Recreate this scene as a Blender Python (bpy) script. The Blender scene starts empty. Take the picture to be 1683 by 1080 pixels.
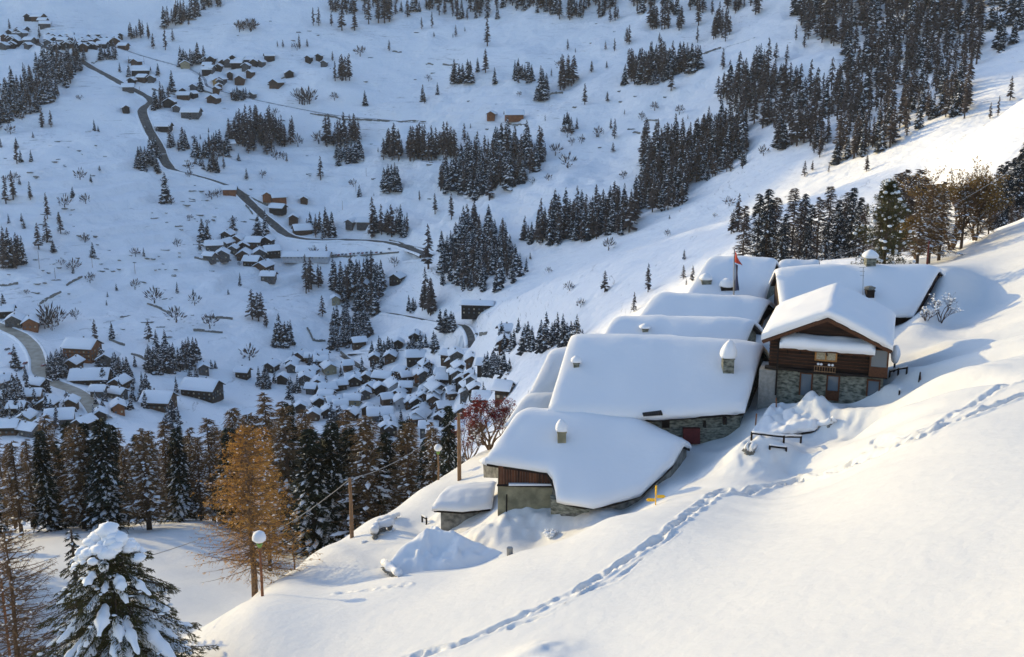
import bpy, math, random
import numpy as np
from mathutils import Vector, Matrix
from mathutils.bvhtree import BVHTree

# ------------------------------------------------------------------ camera, sky, sun, exposure
scene = bpy.context.scene
COL = scene.collection
PITCH = math.radians(14.0)
FPX = 1900.0                       # focal length in photograph pixels (1683 wide)
cam_d = bpy.data.cameras.new('camera')
cam = bpy.data.objects.new('camera', cam_d)
COL.objects.link(cam)
cam.location = (0, 0, 0)
cam.rotation_euler = (math.radians(90) - PITCH, 0, 0)
cam_d.sensor_width = 36.0
cam_d.lens = 36.0 * FPX / 1683.0
cam_d.clip_start = 0.5
cam_d.clip_end = 12000
scene.camera = cam

SUN_EL = math.radians(13.0)
SUN_AL = math.radians(36.0)        # how far beyond "straight left" the sun stands
L = Vector((-math.cos(SUN_AL) * math.cos(SUN_EL), math.sin(SUN_AL) * math.cos(SUN_EL), math.sin(SUN_EL)))
world = bpy.data.worlds.new("World")
scene.world = world
world.use_nodes = True
wn = world.node_tree
bg = wn.nodes['Background']
sky = wn.nodes.new('ShaderNodeTexSky')
sky.sky_type = 'NISHITA'
sky.sun_disc = False
sky.sun_elevation = SUN_EL
sky.sun_rotation = math.atan2(L.x, L.y)
sky.altitude = 1000
sky.air_density = 1.0
sky.dust_density = 2.2
sky.ozone_density = 2.2
wn.links.new(sky.outputs[0], bg.inputs[0])
bg.inputs[1].default_value = 0.15
sun_d = bpy.data.lights.new('sun', 'SUN')
sun_d.energy = 2.0
sun_d.angle = math.radians(0.6)
sun_d.color = (1.0, 0.77, 0.36)
sun = bpy.data.objects.new('sun', sun_d)
COL.objects.link(sun)
sun.rotation_euler = L.to_track_quat('Z', 'Y').to_euler()
scene.view_settings.view_transform = 'Standard'
scene.view_settings.look = 'None'
scene.view_settings.exposure = 1.10
scene.view_settings.gamma = 1.0

rng = np.random.default_rng(7)
rnd = random.Random(11)
CP, SP = math.cos(PITCH), math.sin(PITCH)

def s_of(row):                      # photograph row -> z / y
    w = -(row - 540.0) / FPX
    return (-SP + w * CP) / (CP + w * SP)
def u_of(px, row):                  # photograph column -> x / y
    w = -(row - 540.0) / FPX
    return ((px - 841.5) / FPX) / (CP + w * SP)
def P(px, row, Y):
    return Vector((u_of(px, row) * Y, Y, s_of(row) * Y))

# ------------------------------------------------------------------ terrain heights
def s_plane(u, Y): return -18.0 / Y + 0.35 * u - 0.2

RIDGE = 764.0
CT = []                             # (u, lnY, s)
def ct(px, row, Y): CT.append((u_of(px, row), math.log(Y), s_of(row)))
for uu in (-.75, -.5, -.25, -.1, .1, .25, .5, .75):
    for Y in (12, 22, 34, 46):
        CT.append((uu, math.log(Y), s_plane(uu, Y)))
for uu in (-.75, -.55, .55, .75):
    for Y in (58, 75):
        CT.append((uu, math.log(Y), s_plane(uu, Y)))
NEAR = '''
300 1072 60;340 1032 70;430 968 79;520 918 86;600 868 94;690 803 103;780 748 113
340 1055 84;430 1000 95;520 950 103;600 905 112;690 855 120;780 800 128
0 900 140;150 885 140;250 868 150;335 858 152;450 895 150;600 880 150;760 840 160
0 990 105;150 980 108;250 985 104
420 1005 62;500 985 66;660 952 67;850 908 68;1000 852 70;1100 822 71;1180 797 73;1300 762 76
560 955 76;640 940 76;720 925 76;800 905 76;880 882 77;950 862 76;1020 838 77
600 900 84;700 862 88;820 857 79;880 850 79;1000 828 78;1080 800 78;1130 765 81;1190 735 82
760 800 98;840 760 98;900 715 97;1170 716 84.5;1060 722 84;1240 700 82
1300 652 87;1440 645 86;1330 668 84;1390 690 79;1480 655 82;1240 650 90;1420 720 73;1300 735 77
1500 600 90;1560 560 92;1500 700 67;1600 640 70;1683 600 72;1683 450 112;1620 480 112;1560 535 102
1548 455 110;1540 488 106;1512 512 103;1470 632 86
1683 360 168;1620 385 160;1570 412 150;1545 432 138;1740 330 170
1500 525 106;1400 530 104;1330 520 104;1150 612 98;1160 562 108;1210 512 117
1400 440 125;1300 470 125;1480 440 128
900 735 130;900 745 160;1000 650 135;1000 670 170;1050 600 220;1200 500 145;1200 500 200;1200 470 250
1300 432 300;1400 425 260;1400 440 170;1500 420 220;1600 400 210;1683 385 210;1550 410 260
1683 330 250;1500 380 300;1600 320 290;1683 260 300;1590 270 340;1520 305 370
1100 500 340;950 645 300;1100 470 390;1100 440 440;1000 505 430;950 548 450;900 562 480;860 620 450;850 690 330
1683 160 350;1550 228 390;1420 298 430;1300 338 470;1180 370 510;1000 430 570;880 475 620;800 525 660
'''
FAR = '''
0 868 190;300 862 190;600 850 205;800 820 205
0 846 350;200 846 350;400 846 350;600 842 350;780 790 350
0 760 540;200 750 560;400 748 580;600 742 600;760 700 600
0 690 620;200 700 640;400 710 660;600 706 675;760 650 660
0 600 720;200 600 750;400 640 750;600 650 740;700 600 760;760 565 740
0 500 850;200 500 880;400 560 850;600 580 830;720 520 850
0 400 980;200 400 1010;400 450 1000;600 480 970
0 300 1110;200 300 1150;400 370 1110;600 400 1070;760 420 960
0 200 1260;200 200 1300;400 270 1250;600 300 1210;800 300 1120
400 180 1370;600 200 1350;800 200 1270
0 100 1440;200 100 1480;400 90 1500;600 100 1500;800 100 1440
0 0 1680;200 0 1700;400 0 1700;600 0 1700;800 0 1660
1683 235 430;1550 305 490;1420 350 520;1300 378 580;1683 250 520;1540 290 580;1180 385 640;1000 445 690;880 495 710
1683 150 680;1683 60 860;1683 0 980
1540 230 640;1540 150 780;1540 60 960;1540 0 1080
1420 255 700;1420 150 880;1420 60 1060;1420 0 1180
1300 310 700;1300 220 840;1300 120 1020;1300 0 1280
1180 345 760;1180 250 920;1180 150 1100;1180 50 1300;1180 0 1400
1000 405 800;1000 300 980;1000 200 1160;1000 100 1340;1000 0 1540
-200 760 540;-200 600 720;-200 400 980;-200 200 1260;-200 0 1650;-200 850 350;-200 880 190
1880 100 400;1880 200 560;1880 0 850;1880 250 260
-200 -250 2100;300 -250 2080;800 -250 2030;1200 -230 1750;1683 -200 1350
'''
for blk in (NEAR, FAR):
    for t in blk.replace('\n', ';').split(';'):
        if t.strip():
            a = [float(v) for v in t.split()]
            ct(*a)
for u_ in (-.75, -1.1, -1.6):      # the valley goes on to the left of the photograph
    for Y_, z_ in ((600, -215), (800, -212), (1100, -170), (1400, -85), (1750, 60), (2100, 400)): CT.append((u_, math.log(Y_), z_ / Y_))
for u_ in (-1.6, -1.1, -.75, -.4, 0, .4, .8):   # the mountain whose crest keeps the sun off the valley
    CT.append((u_, math.log(2450), RIDGE / 2450)); CT.append((u_, math.log(2720), (RIDGE - 120) / 2720))
CTA = np.array(CT)
KY = 0.42
CX = np.stack([CTA[:, 0], CTA[:, 1] * KY], 1)
def tps(r2): return np.where(r2 > 1e-12, 0.5 * r2 * np.log(np.maximum(r2, 1e-12)), 0.0)
nC = len(CX)
D2 = ((CX[:, None, :] - CX[None, :, :]) ** 2).sum(-1)
Am = np.zeros((nC + 3, nC + 3))
Am[:nC, :nC] = tps(D2) + np.eye(nC) * 4e-5
Am[:nC, nC] = 1; Am[:nC, nC + 1:] = CX
Am[nC, :nC] = 1; Am[nC + 1:, :nC] = CX.T
WS = np.linalg.solve(Am, np.concatenate([CTA[:, 2], np.zeros(3)]))
def base_h(x, y):
    x = np.asarray(x, float); y = np.asarray(y, float)
    sh = x.shape
    X = np.stack([(x / y).ravel(), np.log(y).ravel() * KY], 1)
    out = np.empty(len(X))
    for i in range(0, len(X), 20000):
        q = X[i:i + 20000]
        d2 = ((q[:, None, :] - CX[None, :, :]) ** 2).sum(-1)
        out[i:i + 20000] = tps(d2) @ WS[:nC] + WS[nC] + q @ WS[nC + 1:]
    return out.reshape(sh) * y

PERM = rng.integers(0, 1 << 30, (256, 256)).astype(float) / (1 << 30) * 2 - 1
def vnoise(x, y):
    xi = np.floor(x).astype(int); yi = np.floor(y).astype(int)
    fx = x - xi; fy = y - yi
    fx = fx * fx * fx * (fx * (fx * 6 - 15) + 10); fy = fy * fy * fy * (fy * (fy * 6 - 15) + 10)
    a = PERM[xi & 255, yi & 255]; b = PERM[(xi + 1) & 255, yi & 255]
    c = PERM[xi & 255, (yi + 1) & 255]; d = PERM[(xi + 1) & 255, (yi + 1) & 255]
    return (a * (1 - fx) + b * fx) * (1 - fy) + (c * (1 - fx) + d * fx) * fy
def sst(a, b, x):
    t = np.clip((x - a) / (b - a), 0, 1); return t * t * (3 - 2 * t)

def H0(x, y):
    x = np.asarray(x, float); y = np.asarray(y, float)
    h = base_h(x, y)
    far = sst(350, 650, y)
    up = 1 - sst(-.1, .15, x / y)
    n = vnoise(x / 110 + 3, y / 110) * 7 + vnoise(x / 47, y / 47 + 9) * 4.6 + vnoise(x / 21, y / 21) * 2.6 + vnoise(x / 9, y / 9) * 1.0
    h = h + far * n * (0.35 + 0.65 * sst(720, 1000, y))
    # terraces cut by hand into the meadows, and gullies running down them
    tm = far * sst(.0, .5, vnoise(x / 130 + 31, y / 90 + 5) + .35) * sst(760, 950, y)
    ph = (h + vnoise(x / 60, y / 60) * 3) / 8.5
    fr = ph - np.floor(ph)
    h = h + tm * 5.5 * (sst(.0, .22, fr) - fr) * (.4 + .6 * up)
    # mid ground undulation
    mid = sst(130, 220, y) * (1 - sst(450, 700, y))
    h = h + mid * (vnoise(x / 38, y / 38) * 1.6 + vnoise(x / 14, y / 14) * .4)
    # near snow drifts
    nr = 1 - sst(150, 260, y)
    h = h + nr * (vnoise((x * .8 + y * .6) / 3.1, (x * .6 - y * .8) / 9 + 40) * .10 + vnoise(x / 13 + 7, y / 13) * .34 + vnoise((x - y) / 5.5, (x + y) / 14) * .06)
    # wind-blown drifts on the bank below the chalet
    du = x / y
    msk = np.exp(-(((du - .36) / .14) ** 2)) * np.exp(-(((y - 80) / 13) ** 2))
    h = h + msk * vnoise((x * .75 + y * .66) / 2.4 + 3, (x * .66 - y * .75) / 9) * 1.3
    h = h + msk * vnoise((x * .75 + y * .66) / 1.1 + 13, (x * .66 - y * .75) / 3.5) * .45
    msk2 = np.exp(-(((du + .10) / .16) ** 2)) * np.exp(-(((y - 84) / 10) ** 2))
    h = h + msk2 * (vnoise((x * .9 + y * .4) / 2.6, (x * .4 - y * .9) / 8) * .7 + vnoise(x / 2.2, y / 2.2) * .14)
    return h

def hit0(px, row, y0=15.0, y1=2300.0, hf=None):
    """first ground point seen through a pixel of the photograph"""
    hf = hf or H0
    ys = np.exp(np.linspace(math.log(y0), math.log(y1), 420))
    s, u = s_of(row), u_of(px, row)
    g = hf(u * ys, ys) - s * ys
    k = np.argmax(g > 0)
    if g[k] <= 0: k = len(ys) - 1
    if k == 0: return Vector((u * ys[0], ys[0], float(hf(u * ys[0:1], ys[0:1])[0])))
    a, b = ys[k - 1], ys[k]
    t = g[k - 1] / (g[k - 1] - g[k] + 1e-9)
    Y = a + (b - a) * float(t)
    return Vector((u * Y, Y, float(hf(np.array([u * Y]), np.array([Y]))[0])))

# roads: pixel traces dropped on the ground, then smoothed into world polylines
ROADS = {
 'valley_road': ('asphalt', 5.4, [(58,70),(72,80),(100,88),(130,97),(165,118),(200,138),(235,157),(250,166),(238,174),(234,188),(246,215),(262,243),(268,262),(282,278),(310,288),(350,296),(385,308),(405,325),(425,350),(450,375),(478,390),(520,396),(570,398),(630,402),(680,410),(702,422)]),
 'lower_bend': ('asphalt', 3.6, [(702,422),(692,432),(668,430)]),
 'upper_lane': ('lane', 1.8, [(190,77),(215,88),(245,95),(285,104),(310,113),(335,125),(340,143),(360,152),(400,160),(440,168),(490,178),(530,188),(580,197),(640,199),(700,203)]),
 'village_lane': ('asphalt', 2.6, [(630,515),(660,522),(700,527),(740,530),(762,534),(772,544),(775,557),(768,568),(745,576),(700,575),(640,578),(575,580)]),
 'lower_lane': ('asphalt', 2.6, [(560,585),(575,592),(595,603),(620,615),(645,630)]),
 'west_road': ('slush', 4.8, [(-20,528),(10,540),(35,555),(52,570),(62,590),(66,612),(90,628),(120,642),(145,662),(165,690)]),
 'track': ('lane', 1.1, [(1150,92),(1200,75),(1240,62)]),
}
road_pts = {}
for nm, (kind, hw, tr) in ROADS.items():
    pts = [hit0(px, row, 420) for px, row in tr]
    out = []
    for i in range(len(pts) - 1):
        p0, p1 = pts[max(i - 1, 0)], pts[i]; p2, p3 = pts[i + 1], pts[min(i + 2, len(pts) - 1)]
        n = max(2, int((p2 - p1).length / 7))
        for k in range(n):
            t = k / n
            out.append(0.5 * ((2 * p1) + (p2 - p0) * t + (2 * p0 - 5 * p1 + 4 * p2 - p3) * t * t + (3 * p1 - p0 - 3 * p2 + p3) * t ** 3))
    out.append(pts[-1])
    A = np.array([list(p) for p in out])
    A[:, 2] = H0(A[:, 0], A[:, 1])
    for _ in range(30):
        A[1:-1, 2] = A[1:-1, 2] * .5 + (A[:-2, 2] + A[2:, 2]) * .25
    road_pts[nm] = (kind, hw, A)

# trails of footprints and heaps on the near slope
def trace(tr, y0=15.0, y1=400.0):
    return np.array([list(hit0(a, b, y0, y1)) for a, b in tr])
TRAILS = [
 (trace([(640,1092),(700,1074),(755,1060),(820,1030),(880,1003),(950,972),(1000,940),(1045,910),(1090,880),(1130,846),(1165,820),(1190,806)]), .28, .24, 0),
 (trace([(1185,812),(1250,802),(1310,789),(1380,768),(1450,745),(1520,716),(1600,682),(1683,650),(1740,630)]), .34, .36, 1),
 (trace([(1440,722),(1500,715),(1540,698),(1600,665),(1683,628),(1740,600)]), .3, .17, 2),
 (trace([(840,1032),(900,1010),(960,975),(1010,955),(1060,915),(1110,875)]), .13, .10, 3),
 (trace([(560,975),(620,968),(665,962)]), .3, .16, 4),
]
HEAPS = [  # px,row,Y,height,radius
 (1333,668,83,.75,.75),(1345,674,83,.45,1.2),(1318,676,83,.4,1.3),(1375,672,83,.4,1.1),(1345,690,81,.5,2.2),(1290,690,82,.35,2.0),(880,1082,0,.55,1.5),(885,858,0,1.0,1.7),(850,850,0,.9,1.0),(930,858,0,.7,1.4),(980,850,0,.6,1.6),
 (1250,752,0,.8,2.0),(1215,760,0,.6,2.2),(755,846,0,.9,1.6),(738,850,0,.7,1.3),(800,880,0,.7,2.2),(770,855,0,.6,1.6),(330,845,0,1.6,2.6),(1470,640,0,.7,1.4),(720,900,0,.5,2.5),(1400,700,0,.5,2.4)]
HEAPS = [((hit0(a, b, 30, 300) if Y == 0 else P(a, b, Y)), hh, r) for a, b, Y, hh, r in HEAPS]

def segdist(x, y, A):
    """distance to polyline, distance along it, height on it"""
    best = np.full(x.shape, 1e9); al = np.zeros(x.shape); hz = np.zeros(x.shape)
    acc = 0.0
    for i in range(len(A) - 1):
        ax, ay = A[i, 0], A[i, 1]; dx, dy = A[i + 1, 0] - ax, A[i + 1, 1] - ay
        l2 = dx * dx + dy * dy + 1e-9
        t = np.clip(((x - ax) * dx + (y - ay) * dy) / l2, 0, 1)
        d = np.hypot(x - ax - t * dx, y - ay - t * dy)
        m = d < best
        best = np.where(m, d, best)
        al = np.where(m, acc + t * math.sqrt(l2), al)
        hz = np.where(m, A[i, 2] + t * (A[i + 1, 2] - A[i, 2]), hz)
        acc += math.sqrt(l2)
    return best, al, hz

def HF(x, y):                       # final heights
    x = np.asarray(x, float); y = np.asarray(y, float)
    h = H0(x, y)
    m = y > 420
    if m.any():
        xs, ys, hs = x[m], y[m], h[m]
        for nm, (kind, hw, A) in road_pts.items():
            bb = (xs > A[:, 0].min() - 25) & (xs < A[:, 0].max() + 25) & (ys > A[:, 1].min() - 25) & (ys < A[:, 1].max() + 25)
            if not bb.any(): continue
            d, al, hz = segdist(xs[bb], ys[bb], A)
            w = 1 - sst(hw + 1.5, hw * 2 + 6, d)
            hs[bb] = hs[bb] * (1 - w) + (hz - .25) * w
        h[m] = hs
    m = y < 200
    if m.any():
        xs, ys, hs = x[m], y[m], h[m]
        for p, hh, r in HEAPS:
            d2 = (xs - p.x) ** 2 + (ys - p.y) ** 2
            k = np.exp(-d2 / (r * r))
            hs = hs + hh * k * (1 + .25 * vnoise(xs / .6, ys / .6))
        for A, hw, dep, sd in TRAILS:
            bb = (xs > A[:, 0].min() - 3) & (xs < A[:, 0].max() + 3) & (ys > A[:, 1].min() - 3) & (ys < A[:, 1].max() + 3)
            if not bb.any(): continue
            X, Yv = xs[bb], ys[bb]
            d, al, hz = segdist(X, Yv, A)
            d = d + vnoise(al / 1.7, al * 0 + sd * 7) * .15
            step = .55 + .45 * np.sin(al * 2 * math.pi / .62 + sd + 1.5 * vnoise(al / 2, al * 0))
            cut = np.exp(-(d / hw) ** 4) * dep * (.45 + .4 * step + .85 * vnoise(X / .30, Yv / .30) + .4 * vnoise(X / .8 + 9, Yv / .8))
            rim = np.exp(-((d - hw * 1.45) / (hw * .45)) ** 2) * dep * .38 * (1 + vnoise(X / .5, Yv / .5) * .9)
            hs[bb] = hs[bb] - cut + rim
        h[m] = hs
    return h

# ------------------------------------------------------------------ materials
MATS = {}
def mat(name, col, rough=.8, var=.0, scale=4.0, bump=0.0, bscale=20.0, col2=None, coord='Object', stretch=None, spec=.3, detail=4, metal=0.0):
    if name in MATS: return MATS[name]
    m = bpy.data.materials.new(name); m.use_nodes = True
    nt = m.node_tree; b = nt.nodes['Principled BSDF']
    b.inputs['Base Color'].default_value = (*col, 1)
    b.inputs['Roughness'].default_value = rough
    b.inputs['Metallic'].default_value = metal
    b.inputs['Specular IOR Level'].default_value = spec
    tc = nt.nodes.new('ShaderNodeTexCoord'); mp = nt.nodes.new('ShaderNodeMapping')
    nt.links.new(tc.outputs[coord], mp.inputs[0])
    if stretch: mp.inputs['Scale'].default_value = stretch
    if var or col2:
        n = nt.nodes.new('ShaderNodeTexNoise'); n.inputs['Scale'].default_value = scale; n.inputs['Detail'].default_value = detail
        nt.links.new(mp.outputs[0], n.inputs['Vector'])
        r = nt.nodes.new('ShaderNodeValToRGB')
        c2 = col2 or tuple(min(1, c * (1 + var)) for c in col)
        c1 = col if col2 else tuple(c * (1 - var) for c in col)
        r.color_ramp.elements[0].position = .36; r.color_ramp.elements[1].position = .64
        r.color_ramp.elements[0].color = (*c1, 1); r.color_ramp.elements[1].color = (*c2, 1)
        nt.links.new(n.outputs[0], r.inputs[0]); nt.links.new(r.outputs[0], b.inputs['Base Color'])
    if bump:
        n2 = nt.nodes.new('ShaderNodeTexNoise'); n2.inputs['Scale'].default_value = bscale; n2.inputs['Detail'].default_value = 5
        nt.links.new(mp.outputs[0], n2.inputs['Vector'])
        bp = nt.nodes.new('ShaderNodeBump'); bp.inputs['Strength'].default_value = 1.0; bp.inputs['Distance'].default_value = bump
        nt.links.new(n2.outputs[0], bp.inputs['Height']); nt.links.new(bp.outputs[0], b.inputs['Normal'])
    MATS[name] = m
    return m
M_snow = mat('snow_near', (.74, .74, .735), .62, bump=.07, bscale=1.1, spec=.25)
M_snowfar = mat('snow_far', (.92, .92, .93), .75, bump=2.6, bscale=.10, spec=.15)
M_snowroof = mat('snow_roof', (.82, .82, .83), .65, bump=.02, bscale=2.5, spec=.25)
M_snowclump = mat('snow_clump', (.84, .86, .89), .75)
M_asph = mat('wet_asphalt', (.04, .036, .03), .6, scale=.35, col2=(.13, .115, .095))
M_slush = mat('brown_slush', (.30, .26, .20), .6, var=.35, scale=.2, col2=(.42, .38, .31))
M_lane = mat('packed_lane', (.20, .20, .21), .8, var=.5, scale=.12, col2=(.55, .56, .58))
M_stonewall = mat('dry_stone', (.10, .10, .09), .9, scale=2.5, col2=(.26, .25, .22), bump=.04, bscale=5)
M_stone = mat('house_stone', (.06, .065, .05), .9, scale=2.6, col2=(.26, .26, .21), bump=.05, bscale=6, stretch=(1, 1, 2.4), detail=6)
M_render = mat('lime_render', (.17, .155, .10), .9, scale=1.2, col2=(.31, .28, .18), bump=.02, bscale=6)
M_wood = mat('dark_larch_wood', (.012, .006, .004), .75, scale=2.0, col2=(.045, .018, .009), bump=.01, bscale=8, stretch=(.35, .35, 7))
M_woodv = mat('weathered_boards', (.010, .008, .007), .8, scale=3.0, col2=(.15, .06, .03), stretch=(2.6, 2.6, .16), bump=.01, bscale=6)
M_woodl = mat('warm_wood', (.085, .032, .013), .7, var=.35, scale=6, stretch=(1, 1, 5))
M_woodd = mat('sooty_timber', (.018, .012, .009), .85, var=.4, scale=3)
M_glass = mat('window_glass', (.10, .13, .16), .12, spec=.6)
M_curtain = mat('curtain', (.42, .38, .28), .8, var=.25, scale=9)
M_red = mat('red_paint', (.09, .012, .012), .6, var=.2)
M_yellow = mat('yellow_paint', (.85, .48, .03), .5)
M_metal = mat('grey_metal', (.22, .23, .24), .45, metal=.6)
M_pole = mat('pole_wood', (.22, .13, .07), .8, var=.3, scale=5, stretch=(3, 3, .4))
M_rust = mat('rusty_post', (.20, .08, .035), .7, var=.3, scale=6)
M_bark = mat('bark', (.07, .05, .038), .9, var=.35, scale=6)
M_barkw = mat('warm_bark', (.16, .10, .06), .9, var=.35, scale=6)
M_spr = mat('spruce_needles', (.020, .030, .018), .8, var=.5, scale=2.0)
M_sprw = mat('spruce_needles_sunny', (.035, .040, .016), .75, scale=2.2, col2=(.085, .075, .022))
M_larch = mat('larch_twigs', (.105, .072, .042), .85, scale=.25, col2=(.22, .14, .065))
M_larcho = mat('golden_larch', (.36, .185, .045), .8, scale=1.6, col2=(.62, .36, .10))
M_fs = mat('distant_spruce', (.022, .030, .038), .9, var=.4, scale=.3)
M_fl = mat('distant_larch', (.060, .045, .042), .9, scale=.2, col2=(.10, .072, .058))
M_twig = mat('bare_twigs', (.085, .06, .05), .85, var=.3, scale=2)
M_berry = mat('red_berries', (.17, .018, .018), .6, var=.4, scale=3)
M_leaf = mat('dry_leaf', (.14, .085, .025), .8, scale=2.5, col2=(.30, .19, .06))
M_flag_r = mat('flag_red', (.5, .06, .03), .7); M_flag_b = mat('flag_blue', (.04, .05, .10), .7)
M_wire = mat('wire', (.24, .24, .25), .5)
def grass_and_terrace_shade(m):  # contour streaks: grass in the snow, also standing in for terrace-edge shading
    nt = m.node_tree; b = nt.nodes['Principled BSDF']; tc = nt.nodes.new('ShaderNodeTexCoord'); mp = nt.nodes.new('ShaderNodeMapping'); mp.inputs['Scale'].default_value = (.045, .06, .75)
    n1 = nt.nodes.new('ShaderNodeTexNoise'); n1.inputs['Scale'].default_value = 1.0; n1.inputs['Detail'].default_value = 5; n1.inputs['Roughness'].default_value = .7; n1.inputs['Distortion'].default_value = 1.2
    n2 = nt.nodes.new('ShaderNodeTexNoise'); n2.inputs['Scale'].default_value = .011; n2.inputs['Detail'].default_value = 2
    ad = nt.nodes.new('ShaderNodeMath'); ad.operation = 'MULTIPLY_ADD'; ad.inputs[1].default_value = .35
    r = nt.nodes.new('ShaderNodeValToRGB'); r.color_ramp.elements[0].position = .79; r.color_ramp.elements[1].position = .97
    c = b.inputs['Base Color'].default_value
    r.color_ramp.elements[0].color = tuple(c); r.color_ramp.elements[1].color = (.20, .18, .16, 1)
    nt.links.new(tc.outputs['Object'], mp.inputs[0]); nt.links.new(mp.outputs[0], n1.inputs['Vector']); nt.links.new(tc.outputs['Object'], n2.inputs['Vector'])
    nt.links.new(n2.outputs[0], ad.inputs[0]); nt.links.new(n1.outputs[0], ad.inputs[2]); nt.links.new(ad.outputs[0], r.inputs[0]); nt.links.new(r.outputs[0], b.inputs['Base Color'])
grass_and_terrace_shade(M_snowfar)
def translucent(m, k):
    nt = m.node_tree; b = nt.nodes['Principled BSDF']; out = [n for n in nt.nodes if n.type == 'OUTPUT_MATERIAL'][0]
    t = nt.nodes.new('ShaderNodeBsdfTranslucent'); mx = nt.nodes.new('ShaderNodeMixShader'); mx.inputs[0].default_value = k
    if b.inputs['Base Color'].links: nt.links.new(b.inputs['Base Color'].links[0].from_socket, t.inputs[0])
    nt.links.new(b.outputs[0], mx.inputs[1]); nt.links.new(t.outputs[0], mx.inputs[2]); nt.links.new(mx.outputs[0], out.inputs[0])
for m_, k_ in ((M_larcho, .45), (M_leaf, .4), (M_berry, .3), (M_sprw, .25), (M_larch, .3)): translucent(m_, k_)
WALLS = {
 'brown': mat('brown_chalet_wood', (.045, .026, .016), .8, col2=(.11, .06, .035), scale=.6, stretch=(1, 1, 4)),
 'grey': mat('grey_stone_wall', (.05, .05, .05), .9, col2=(.12, .115, .11), scale=.8),
 'beige': mat('beige_plaster', (.32, .27, .17), .9, var=.15, scale=.5),
 'yellow': mat('ochre_plaster', (.36, .22, .07), .9, var=.15, scale=.5),
 'orange': mat('orange_timber', (.22, .085, .035), .8, var=.25, scale=.5),
 'dark': mat('black_timber', (.022, .018, .016), .85, var=.4, scale=.5),
 'white': mat('pale_wall', (.45, .46, .48), .9, var=.1, scale=.5)}

# ------------------------------------------------------------------ mesh helpers
class MB:
    def __init__(s): s.v = []; s.f = []; s.m = []
    def add(s, vs, fs, mi=0):
        o = len(s.v); s.v.extend([tuple(v) for v in vs])
        s.f.extend([tuple(i + o for i in f) for f in fs]); s.m.extend([mi] * len(fs)); return o
    def box(s, c, hx, hy, hz, ex=(1, 0, 0), ey=(0, 1, 0), ez=(0, 0, 1), mi=0):
        c, ex, ey, ez = Vector(c), Vector(ex), Vector(ey), Vector(ez)
        vs = [c + ex * (a * hx) + ey * (b * hy) + ez * (d * hz) for d in (-1, 1) for b in (-1, 1) for a in (-1, 1)]
        s.add(vs, [(0, 2, 3, 1), (4, 5, 7, 6), (0, 1, 5, 4), (2, 6, 7, 3), (0, 4, 6, 2), (1, 3, 7, 5)], mi)
    def tube(s, pts, rads, n=6, mi=0, cap=True):
        pts = [Vector(p) for p in pts]
        if not hasattr(rads, '__len__'): rads = [rads] * len(pts)
        rings = []
        for i, p in enumerate(pts):
            d = (pts[min(i + 1, len(pts) - 1)] - pts[max(i - 1, 0)])
            d = d.normalized() if d.length > 1e-9 else Vector((0, 0, 1))
            a = d.orthogonal().normalized() if abs(d.z) < .9 else d.cross(Vector((0, 1, 0))).normalized()
            b = d.cross(a)
            rings.append([p + (a * math.cos(2 * math.pi * k / n) + b * math.sin(2 * math.pi * k / n)) * rads[i] for k in range(n)])
        vs = [v for r in rings for v in r]
        fs = [(i * n + k, i * n + (k + 1) % n, (i + 1) * n + (k + 1) % n, (i + 1) * n + k) for i in range(len(pts) - 1) for k in range(n)]
        if cap: fs += [tuple(range(n))[::-1], tuple((len(pts) - 1) * n + k for k in range(n))]
        s.add(vs, fs, mi)
    def blob(s, c, rx, ry, rz, seed=0, nu=10, nv=6, rough=.15, mi=0, flat=0.0, rot=0.0):
        r = random.Random(seed); vs = []
        cr, sr = math.cos(rot), math.sin(rot)
        for j in range(nv + 1):
            th = math.pi * j / nv
            for i in range(nu):
                ph = 2 * math.pi * i / nu
                k = 1 + r.uniform(-rough, rough) * math.sin(th)
                z = math.cos(th) * rz * k
                if z < 0: z *= (1 - flat)
                x, y = math.sin(th) * math.cos(ph) * rx * k, math.sin(th) * math.sin(ph) * ry * k
                vs.append((c[0] + x * cr - y * sr, c[1] + x * sr + y * cr, c[2] + z))
        fs = [(j * nu + i, (j + 1) * nu + i, (j + 1) * nu + (i + 1) % nu, j * nu + (i + 1) % nu) for j in range(nv) for i in range(nu)]
        s.add(vs, fs, mi)
    def mesh(s, name, mats, smooth=False):
        me = bpy.data.meshes.new(name); me.from_pydata(s.v, [], s.f)
        mats = mats if isinstance(mats, (list, tuple)) else [mats]
        for m in mats: me.materials.append(m)
        if len(mats) > 1: me.polygons.foreach_set('material_index', s.m)
        if smooth: me.polygons.foreach_set('use_smooth', [True] * len(me.polygons))
        me.update(); return me
    def build(s, name, mats, parent=None, smooth=False):
        return link(name, s.mesh(name, mats, smooth), parent)
def link(name, me, parent=None, loc=None):
    o = bpy.data.objects.new(name, me); COL.objects.link(o)
    if loc is not None: o.location = loc
    if parent is not None:
        o.parent = parent
        if loc is None and me is not None and parent.location.length > 0 and not parent.get('_local'):
            o.location = -parent.location          # mesh was written in world coordinates
    return o
def tag(o, label=None, cat=None, group=None, kind=None):
    if label: o['label'] = label
    if cat: o['category'] = cat
    if group: o['group'] = group
    if kind: o['kind'] = kind
    return o
def thing(name, label, cat, loc, group=None):
    o = bpy.data.objects.new(name, None); COL.objects.link(o); o.location = loc; o.empty_display_size = .5
    return tag(o, label, cat, group)

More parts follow.
